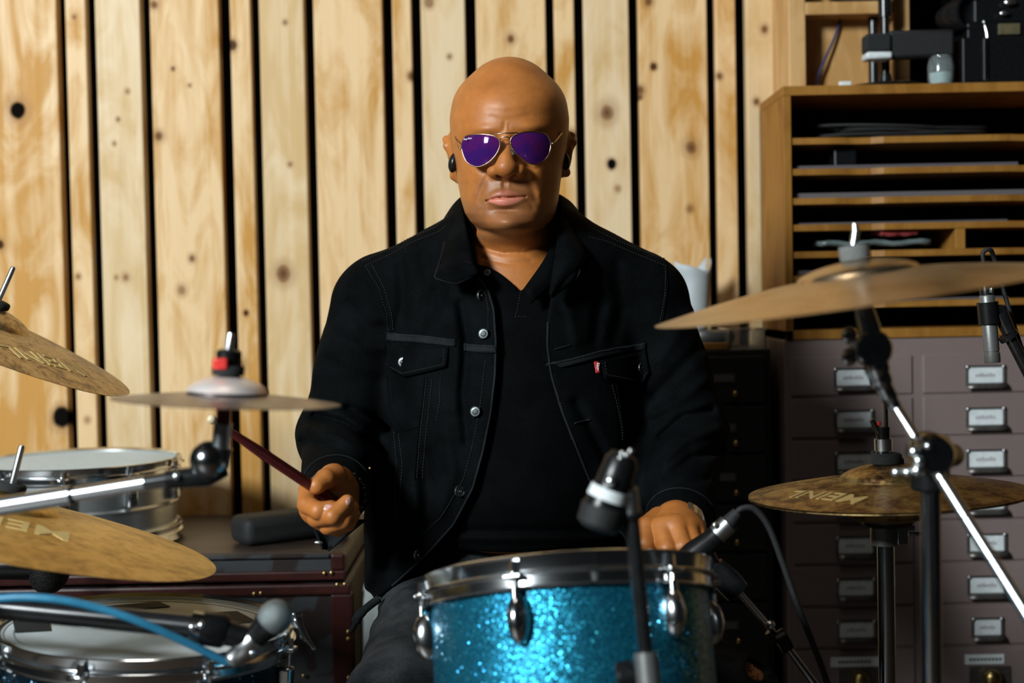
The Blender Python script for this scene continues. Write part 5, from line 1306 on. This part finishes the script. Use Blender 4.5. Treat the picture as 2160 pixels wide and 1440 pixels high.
for ln in ([(772, 562), (800, 610), (815, 660), (820, 700)], [(785, 560), (812, 610), (826, 660), (830, 698)], [(765, 552), (820, 528), (860, 505), (920, 480), (948, 455)], [(770, 562), (825, 537), (870, 512), (925, 490), (944, 476)],
           [(900, 800), (894, 860), (886, 930), (878, 1010)], [(912, 800), (906, 860), (898, 930), (890, 1010)], [(930, 800), (928, 850), (920, 890)], [(822, 905), (850, 918), (880, 905)], [(832, 910), (838, 980), (832, 1050), (835, 1110)], [(842, 915), (850, 980), (843, 1060)],
           [(1400, 548), (1350, 528), (1300, 508), (1240, 478)], [(1400, 560), (1345, 538), (1280, 510), (1240, 500)], [(1404, 560), (1402, 620), (1390, 690)],
           [(1290, 812), (1300, 850), (1310, 900), (1312, 930)], [(1318, 812), (1325, 850), (1328, 900)], [(1160, 780), (1195, 890), (1228, 990)], [(1022, 600), (1030, 650), (1030, 700)], [(1024, 760), (1014, 850), (1000, 930), (978, 1010), (930, 1090), (870, 1150)]): dashes(st, ln, .0012)
so = st.build('stitching', 'stitch_thread', jacket, 180); so['kind'] = 'stuff'
for ln in ([(816, 790), (822, 860), (850, 910), (882, 900)], [(766, 556), (800, 612), (818, 690)], [(1400, 545), (1408, 600), (1395, 690)], [(896, 800), (884, 900), (874, 1010)], [(1300, 812), (1316, 920)]): seam_tube('seam', ln, .0011, 'black_denim', jacket, 40, .0006)
# buttons
pm('button_metal', (.10, .115, .118), (.06, .07, .072), rough=.38, metal=.85, scale=500)
def button(u, v, r=.0078, squash=1.0, yaw=0):
    c = hit(u, v, .0035) or P(u, v, 1.95); r0 = (CAMP - c).normalized()
    n = Vector((-.22, -1, .12)).normalized() if not yaw else Vector((yaw, -1, .1)).normalized()
    M = Matrix.Translation(c) @ basis(n).to_4x4()
    o = MB().lathe([(.0008, .0012), (r * .30, .0012), (r * .36, .0020), (r * .5, .0016), (r * .8, .0016), (r * .92, .0024), (r, .0014), (r * .96, -.0012), (.001, -.0012)], None, 28).build('button', 'button_metal', jacket, 40, matrix=M)
    MB().ball((0, 0, 0), .0011, 8).build('rivet', 'chrome', o, 180, matrix=M @ Matrix.Translation((0, 0, .0016)))
for (u, v, yw) in ((1015, 625, 1.2), (1021, 705, 0), (1004, 868, 0), (970, 1034, .7), (882, 1170, 1.3), (854, 764, 0)): button(u, v, .0078, 1, yw)
button(1352, 776, .0072, 1, 1.0)
# red tab
rt = patch('red_tab', [(1250, 764), (1260, 763)], [(1254, 788), (1263, 787)], 'red_plastic', jacket, 4, 8, .0035, .0012)
pm('tab_red', (.50, .012, .02), (.42, .01, .016), rough=.7, scale=300); rt.data.materials[0] = MATS['tab_red']
pm('white_ink', (.8, .8, .8), (.7, .7, .7), rough=.6, scale=100)
c = hit(1256.5, 775.5, .0052); M = Matrix.Translation(c) @ (RC @ Matrix.Rotation(rad(80), 3, 'Z')).to_4x4()
text_mb("LEVI'S", .0048, M, .0001, .0001).build('tab_lettering', 'white_ink', rt, 0)
# buttonholes on the wearer's left front
for (u, v) in ((1186, 733), (1228, 889)): seam_tube('buttonhole', [(u - 17, v + 4), (u + 17, v - 5)], .0012, 'faded_denim', jacket, 12, .0012)

# collars
def collar(name, fold, edge, mat, parent, solid=.0035, n=30, m=9, bulge=.006):
    A = resample(catmull([P(*q) for q in fold], 8), n); Bq = resample(catmull([P(*q) for q in edge], 8), n); rows = []
    for j in range(m):
        f = j / (m - 1); rows.append([a.lerp(b, f) + Vector((0, -1, .5)).normalized() * bulge * sin(pi * f) for a, b in zip(A, Bq)])
    return MB().grid(rows).build(name, mat, parent, 60, solid=solid, offset=0)
def edge_line(name, pts, r, mat, parent): return MB().tube(catmull([P(*q) for q in pts], 6), r, 6).build(name, mat, parent, 180)
fl = [(1080, 418, 2.175), (1010, 408, 2.165), (978, 412, 2.125), (976, 440, 2.075), (985, 490, 2.020), (996, 540, 1.982), (1006, 576, 1.958)]
el = [(1080, 490, 2.235), (960, 462, 2.205), (938, 462, 2.150), (940, 500, 2.065), (930, 545, 2.000), (922, 572, 1.968), (919, 586, 1.952)]
collar('collar', fl, el, 'black_denim', jacket)
bot = [(919, 586, 1.950), (940, 593, 1.945), (962, 597, 1.943), (985, 588, 1.947), (1006, 578, 1.956)]
collar('collar', [(1006, 576, 1.958), (1000, 560, 1.966), (980, 552, 1.968), (950, 556, 1.964), (926, 562, 1.972)], bot[::-1], 'black_denim', jacket, bulge=.002, n=20, m=6)
edge_line('collar_edge', [(942, 462, 2.145), (940, 500, 2.060), (930, 545, 1.995), (921, 572, 1.962)] + bot, .0016, 'faded_denim', jacket)
fr = [(1080, 418, 2.175), (1150, 410, 2.165), (1184, 414, 2.125), (1186, 440, 2.075), (1178, 490, 2.022), (1170, 550, 1.985), (1160, 622, 1.955)]
er = [(1080, 490, 2.235), (1215, 462, 2.205), (1222, 468, 2.150), (1222, 500, 2.065), (1231, 535, 2.005), (1224, 562, 1.985), (1163, 628, 1.952)]
collar('collar', fr, er, 'black_denim', jacket, bulge=.010)
edge_line('collar_edge', [(1212, 455, 2.155), (1219, 490, 2.075), (1232, 538, 2.003), (1229, 552, 1.995), (1222, 560, 1.988), (1222, 574, 1.980), (1212, 590, 1.972), (1190, 603, 1.964), (1162, 627, 1.952)], .0016, 'faded_denim', jacket)
collar('collar', [(1170, 545, 1.985), (1166, 585, 1.967), (1161, 622, 1.955)], [(1226, 556, 1.990), (1210, 592, 1.970), (1164, 628, 1.952)], 'black_denim', jacket, bulge=.003, n=16, m=6)
# polo collar
pl = [(1080, 438, 2.165), (1020, 432, 2.155), (994, 440, 2.11), (996, 490, 2.05), (1003, 530, 2.012), (1006, 556, 1.996)]
collar('polo_collar', pl, [(1080, 470, 2.19), (1000, 470, 2.17), (982, 470, 2.12), (984, 515, 2.05), (990, 560, 2.00), (1000, 585, 1.978)], 'jersey', shirt, .003)
pr_ = [(1080, 438, 2.165), (1140, 432, 2.155), (1172, 440, 2.11), (1172, 490, 2.045), (1150, 545, 1.998), (1104, 612, 1.972)]
collar('polo_collar', pr_, [(1080, 470, 2.19), (1165, 470, 2.17), (1192, 470, 2.12), (1192, 530, 2.03), (1172, 590, 1.985), (1120, 640, 1.966)], 'jersey', shirt, .003)
sb_ = hit(1029, 576, .002, SB) or P(1029, 576, 1.985)
MB().lathe([(.001, .0016), (.0025, .0010), (.0042, .0018), (.005, .0006), (.0045, -.001), (.001, -.001)], Matrix.Translation(sb_) @ basis(Vector((-.1, -1, .3))).to_4x4(), 20).build('shirt_button', 'felt_grey', shirt, 40)
sm = MB(); dashes(sm, [(1098, 616), (1090, 660), (1086, 668), (1112, 668)], .0008, tree=SB); so2 = sm.build('placket_stitching', 'stitch_thread', shirt, 180); so2['kind'] = 'stuff'
# cuff flap hanging open under the right hand, cuff rims, hem tie
rows = []
for j in range(8):
    f = j / 7; A = Vector((652, 1092 + 6 * f, 0)).lerp(Vector((684, 1158, 0)), f); Bv = Vector((772, 1095, 0)).lerp(Vector((690, 1160, 0)), f ** .8)
    rows.append([P(A.lerp(Bv, i / 11).x, A.lerp(Bv, i / 11).y, 1.895 + .012 * sin(pi * i / 11) + .006 * f) for i in range(12)])
MB().grid(rows).build('cuff_flap', 'faded_denim', jacket, 60, solid=.003)
MB().ball(P(672, 1144, 1.888), .004, 10, (1.6, .5, .7)).build('cuff_snap', 'chrome', jacket, 180)
for k, (s, e, c) in ARM.items():
    dirn = Vector(c - e).normalized(); M = Matrix.Translation(Vector(c) - dirn * .0015) @ basis(dirn).to_4x4()
    MB().lathe([(.0400 + .0022 * cos(a), .0022 * sin(a)) for a in np.linspace(0, 2 * pi, 9)[:-1]], None, 48, closed=True).build('cuff_rim', 'faded_denim', jacket, 180, matrix=M)
for k, (s, e, c) in ARM.items():
    dirn = Vector(c - e).normalized(); q = Vector(c) - dirn * .034; M = Matrix.Translation(q) @ basis(dirn).to_4x4(); rr = .041 + (.056 - .041) * .084 / ((Vector(c - e)).length + .05) + .0004
    MB().lathe([(rr + .0011 * cos(a), .0011 * sin(a)) for a in np.linspace(0, 2 * pi, 7)[:-1]], None, 64, closed=True).build('cuff_seam', 'faded_denim', jacket, 180, matrix=M)
hm = MB().tube(catmull([P(800, 1262, 1.96), P(778, 1278, 1.955), P(757, 1298, 1.955), P(748, 1318, 1.955), P(741, 1330, 1.957)], 5), [.006] * 8 + [.007] * 6 + [.004] * 7, 8).build('hem_tab', 'faded_denim', jacket, 180)
edge_line('lower_hem', [(840, 1230, 1.925), (800, 1258, 1.935), (770, 1282, 1.945)], .0018, 'faded_denim', jacket) if 0 else None
# knee tear threads and nails
fr_ = MB(); hc = Vector(HOLE)
for k in range(46):
    a = 2 * pi * k / 46 + random.uniform(-.1, .1); p = P(1604 + 33 * cos(a), 1416 + 19 * sin(a) + 7 * cos(a), HD_ - .004); q = P(1604 + (24 + random.uniform(-14, 12)) * cos(a), 1416 + (13 + random.uniform(-10, 8)) * sin(a) + 7 * cos(a), HD_ - .009)
    fr_.tube([p, (p + q) / 2 + Vector((0, -.003, random.uniform(-.003, .003))), q], .0005, 4)
fo = fr_.build('frayed_threads', 'faded_denim', jeans, 180); fo['kind'] = 'stuff'
pm('nail_pink', (.62, .34, .28), (.56, .30, .25), rough=.3, scale=60)
pm('nail_dark', (.40, .20, .15), (.36, .18, .13), rough=.3, scale=60)
def nail(u, v, d, n, up, sx, sy):
    n = Vector(n).normalized(); B = basis(n, Vector(up)); MB().ball(P(u, v, d), 1, 16, (sx, sy, .0022), B).build('fingernail', 'nail_pink', person, 180)
HB = BVHTree.FromPolygons([tuple(x) for x in BV.tolist()], [tuple(x) for x in BF.tolist()])
def nail_at(u, v, long_u, long_v, sx, sy, mat='nail_pink'):
    r = (P(u, v, 1.0) - CAMP).normalized(); loc, n, i, d = HB.ray_cast(CAMP, r)
    if loc is None: return
    ax = (P(u + long_u, v + long_v, 1.8) - P(u, v, 1.8)).normalized()
    MB().ball(loc - n * .0004, 1, 16, (sx, sy, .0018), basis(n, ax)).build('fingernail', mat, person, 180)
nail_at(691, 1070, 10, 0, .0072, .0050); nail_at(735, 1056, 4, -10, .0060, .0036, 'nail_dark'); nail_at(1371, 1164, 5, 10, .0062, .0050)

# ---- stool under him
st0 = P(1087, 1300, 2.14); stool = thing('drum_stool', 'round black drum stool under the seated drummer', 'stool', (st0.x, 2.14, 0))
zs_ = min(float(P(1087, 1215, 2.105).z) - .135, .54)
MB().lathe([(.001, zs_ - .07), (.14, zs_ - .07), (.16, zs_ - .05), (.16, zs_ - .02), (.14, zs_), (.001, zs_ + .002)], Matrix.Translation((st0.x, 2.14, 0)), 48).build('seat', 'black_rubber', stool, 50)
MB().cyl((st0.x, 2.14, .2), (st0.x, 2.14, zs_ - .065), .014).build('pole', 'dark_chrome', stool, 50)
tripod(stool, Vector((st0.x, 2.14, 0)), h=.25, spread=.22)

# ---- sunglasses
LL = [(973.5, 312), (976, 297), (983.5, 287), (1003, 283.5), (1028, 284), (1046, 289), (1054.5, 300), (1052, 315), (1043, 330), (1028, 344), (1011, 351), (996, 349), (982, 338)]
LR = [(1077, 300), (1080, 290), (1092, 282), (1113, 278), (1135, 279), (1151.5, 284), (1160, 296.5), (1161.5, 309), (1157.5, 325.5), (1147, 339), (1131.5, 346), (1116, 344), (1098, 331.5), (1083, 316)]
GY = 1.930
def gd(u, v): return GY + .0000030 * (u - 1067) ** 2 + .00010 * (v - 283) * .35
gc = P(1067, 300, GY)
sg = thing('sunglasses', 'gold framed aviator sunglasses with purple mirrored lenses on the man', 'sunglasses', gc)
pm('gold_wire', (.55, .38, .27), (.5, .35, .25), rough=.3, metal=1, scale=60)
t = NT('purple_mirror'); lw = t.node('ShaderNodeLayerWeight'); lw.inputs[0].default_value = .35
pos = t.mapping((1, 1, 1), 'Position'); nn = t.noise(pos, 34, 2)
t.link(t.ramp(nn, [(.35, (.055, .012, .16)), (.65, (.13, .012, .13))]), t.b.inputs['Base Color']); t.val('Metallic', .35); t.val('Roughness', .06); t.val('Coat Weight', .6); t.val('Coat Roughness', .02); MATS['purple_mirror'] = t.m
for out in (LL, LR):
    ring = catmull([(a, b, 0) for a, b in out], 6, True); cu = sum(q.x for q in ring) / len(ring); cv = sum(q.y for q in ring) / len(ring)
    rim = [P(q.x, q.y, gd(q.x, q.y)) for q in ring]; rim.append(rim[0])
    MB().tube(rim, .00095, 8).build('rim', 'gold_wire', sg, 180)
    rows = []
    for k in range(7):
        f = k / 6 * .999 + .001; rows.append([P(cu + (q.x - cu) * f, cv + (q.y - cv) * f, gd(cu + (q.x - cu) * f, cv + (q.y - cv) * f) - .0030 * (1 - f * f)) for q in ring])
    for r_ in rows: r_.append(r_[0])
    MB().grid(rows).build('lens', 'purple_mirror', sg, 180)
G = lambda u, v, dz=0: P(u, v, gd(u, v) + dz)
MB().tube([G(1034, 283.5), G(1064, 281, -.001), G(1093, 280)], .0009, 8).build('top_bar', 'gold_wire', sg, 180)
MB().tube(catmull([G(1054, 297), G(1057, 291, -.001), G(1063, 289, -.002), G(1071, 289, -.002), G(1076, 294)], 5), .0010, 8).build('bridge', 'gold_wire', sg, 180)
for a, b in (((1080, 312), (1083, 326)), ((1053, 312), (1050, 325))):
    MB().tube(catmull([G(*a, .001), G(a[0], a[1] + 6, .006), G(*b, .006)], 4), .0016, 8).build('nose_pad', 'clear_acrylic', sg, 180)
for pts in ([(968, 313, GY + .030), (969, 311, GY + .022), (973.5, 311, GY + .026)], ): pass
hl, hr = G(971, 312.5), G(1164, 303)
MB().ball(hl, .0019, 10).build('hinge', 'gold_wire', sg, 180); MB().ball(hr, .0019, 10).build('hinge', 'gold_wire', sg, 180)
MB().tube(catmull([G(972, 312.5), P(967, 310, GY + .033), P(962.5, 299, GY + .057), P(959, 290, GY + .085), P(955.5, 281, GY + .125), P(955.5, 292, GY + .150)], 6), .0010, 8).build('temple', 'gold_wire', sg, 180)
MB().tube(catmull([G(1163, 303), P(1168.5, 301, GY + .028), P(1177, 291, GY + .050), P(1184.5, 281, GY + .078), P(1191.5, 273, GY + .120), P(1194, 286, GY + .150)], 6), .0010, 8).build('temple', 'gold_wire', sg, 180)
M = Matrix.Translation(P(989, 292, gd(989, 292) - .0040)) @ (RC @ Matrix.Rotation(rad(10), 3, 'Z')).to_4x4()
text_mb('Ray-Ban P', .0036, M, .00006, .0001).build('lens_mark', 'white_ink', sg, 0)
# ---- earbuds
for nm, (u, v, d), sx, lb in (('earbud', (957, 343, 2.048), -1, 'black earbud in the ear at the left of the photo'), ('earbud', (1191, 338, 2.062), 1, 'black earbud in the shadowed ear at the right of the photo')):
    c = P(u, v, d); eb_ = thing(nm, lb, 'earbud', c, 'earbuds')
    B = Matrix.Rotation(rad(12 * -sx), 3, 'Y')
    MB().ball(c, 1, 20, (.0078, .011, .0145), B).build('shell', 'black_plastic', eb_, 180)
    MB().ball(c + Vector((-sx * .004, .006, .002)), .006, 12).build('ear_tip', 'black_rubber', eb_, 180)
# ---- bead bracelet and watch
br = thing('bead_bracelet', 'black bead bracelet on the wrist holding the drumstick', 'bracelet', P(742, 1040, 1.87))
s, e, c = ARM['r']; dirn = Vector(c - e).normalized(); Bm = basis(dirn); wc = P(714, 1043, 1.874)
pm('black_bead', (.008, .008, .009), (.012, .012, .013), rough=.08, scale=50)
for k in range(22):
    a = 2 * pi * k / 22; MB().ball(wc + Bm @ Vector((.0350 * cos(a), .0350 * sin(a), .002 * sin(2 * a))), .0046, 12).build('bead', 'black_bead', br, 180)
wt = thing('wristwatch', 'steel wristwatch half hidden under the cuff at right', 'watch', P(1462, 1085, 1.875))
s, e, c = ARM['l']; dirn = Vector(c - e).normalized(); wq = P(1431, 1108, 1.876)
for k in range(9):
    a = rad(-30 + k * 12); Bm = basis(dirn, Vector((1, 0, 0))); rr = Bm @ Vector((cos(a), sin(a), 0)); tt = dirn.cross(rr)
    rot = Matrix((tt, dirn, rr)).transposed(); MB().box(wq + rr * .0345, (.0078, .018, .004), rot).build('band_link', 'chrome' if k % 2 else 'satin_steel', wt, 30, .001)
# ---- drumstick
ds = thing('drumstick', 'dark red drumstick with pale tip held in the fist', 'drumstick', P(700, 1052, 1.80))
tip, but = P(440, 880, 1.68), P(722, 1068, 1.828); dr = (but - tip).normalized()
MB().tube([tip + dr * .010, tip + dr * .012, tip + dr * .05, tip + dr * .09, but], [.0024, .0030, .0052, .0068, .0072], 20).build('shaft', 'dark_red', ds, 60)
pm('pale_wood', (.72, .6, .42), (.66, .53, .35), rough=.45, scale=80)
MB().tube([tip, tip + dr * .0015, tip + dr * .005, tip + dr * .009, tip + dr * .0115], [.002, .0042, .0056, .0048, .0026], 16).build('tip', 'pale_wood', ds, 60)
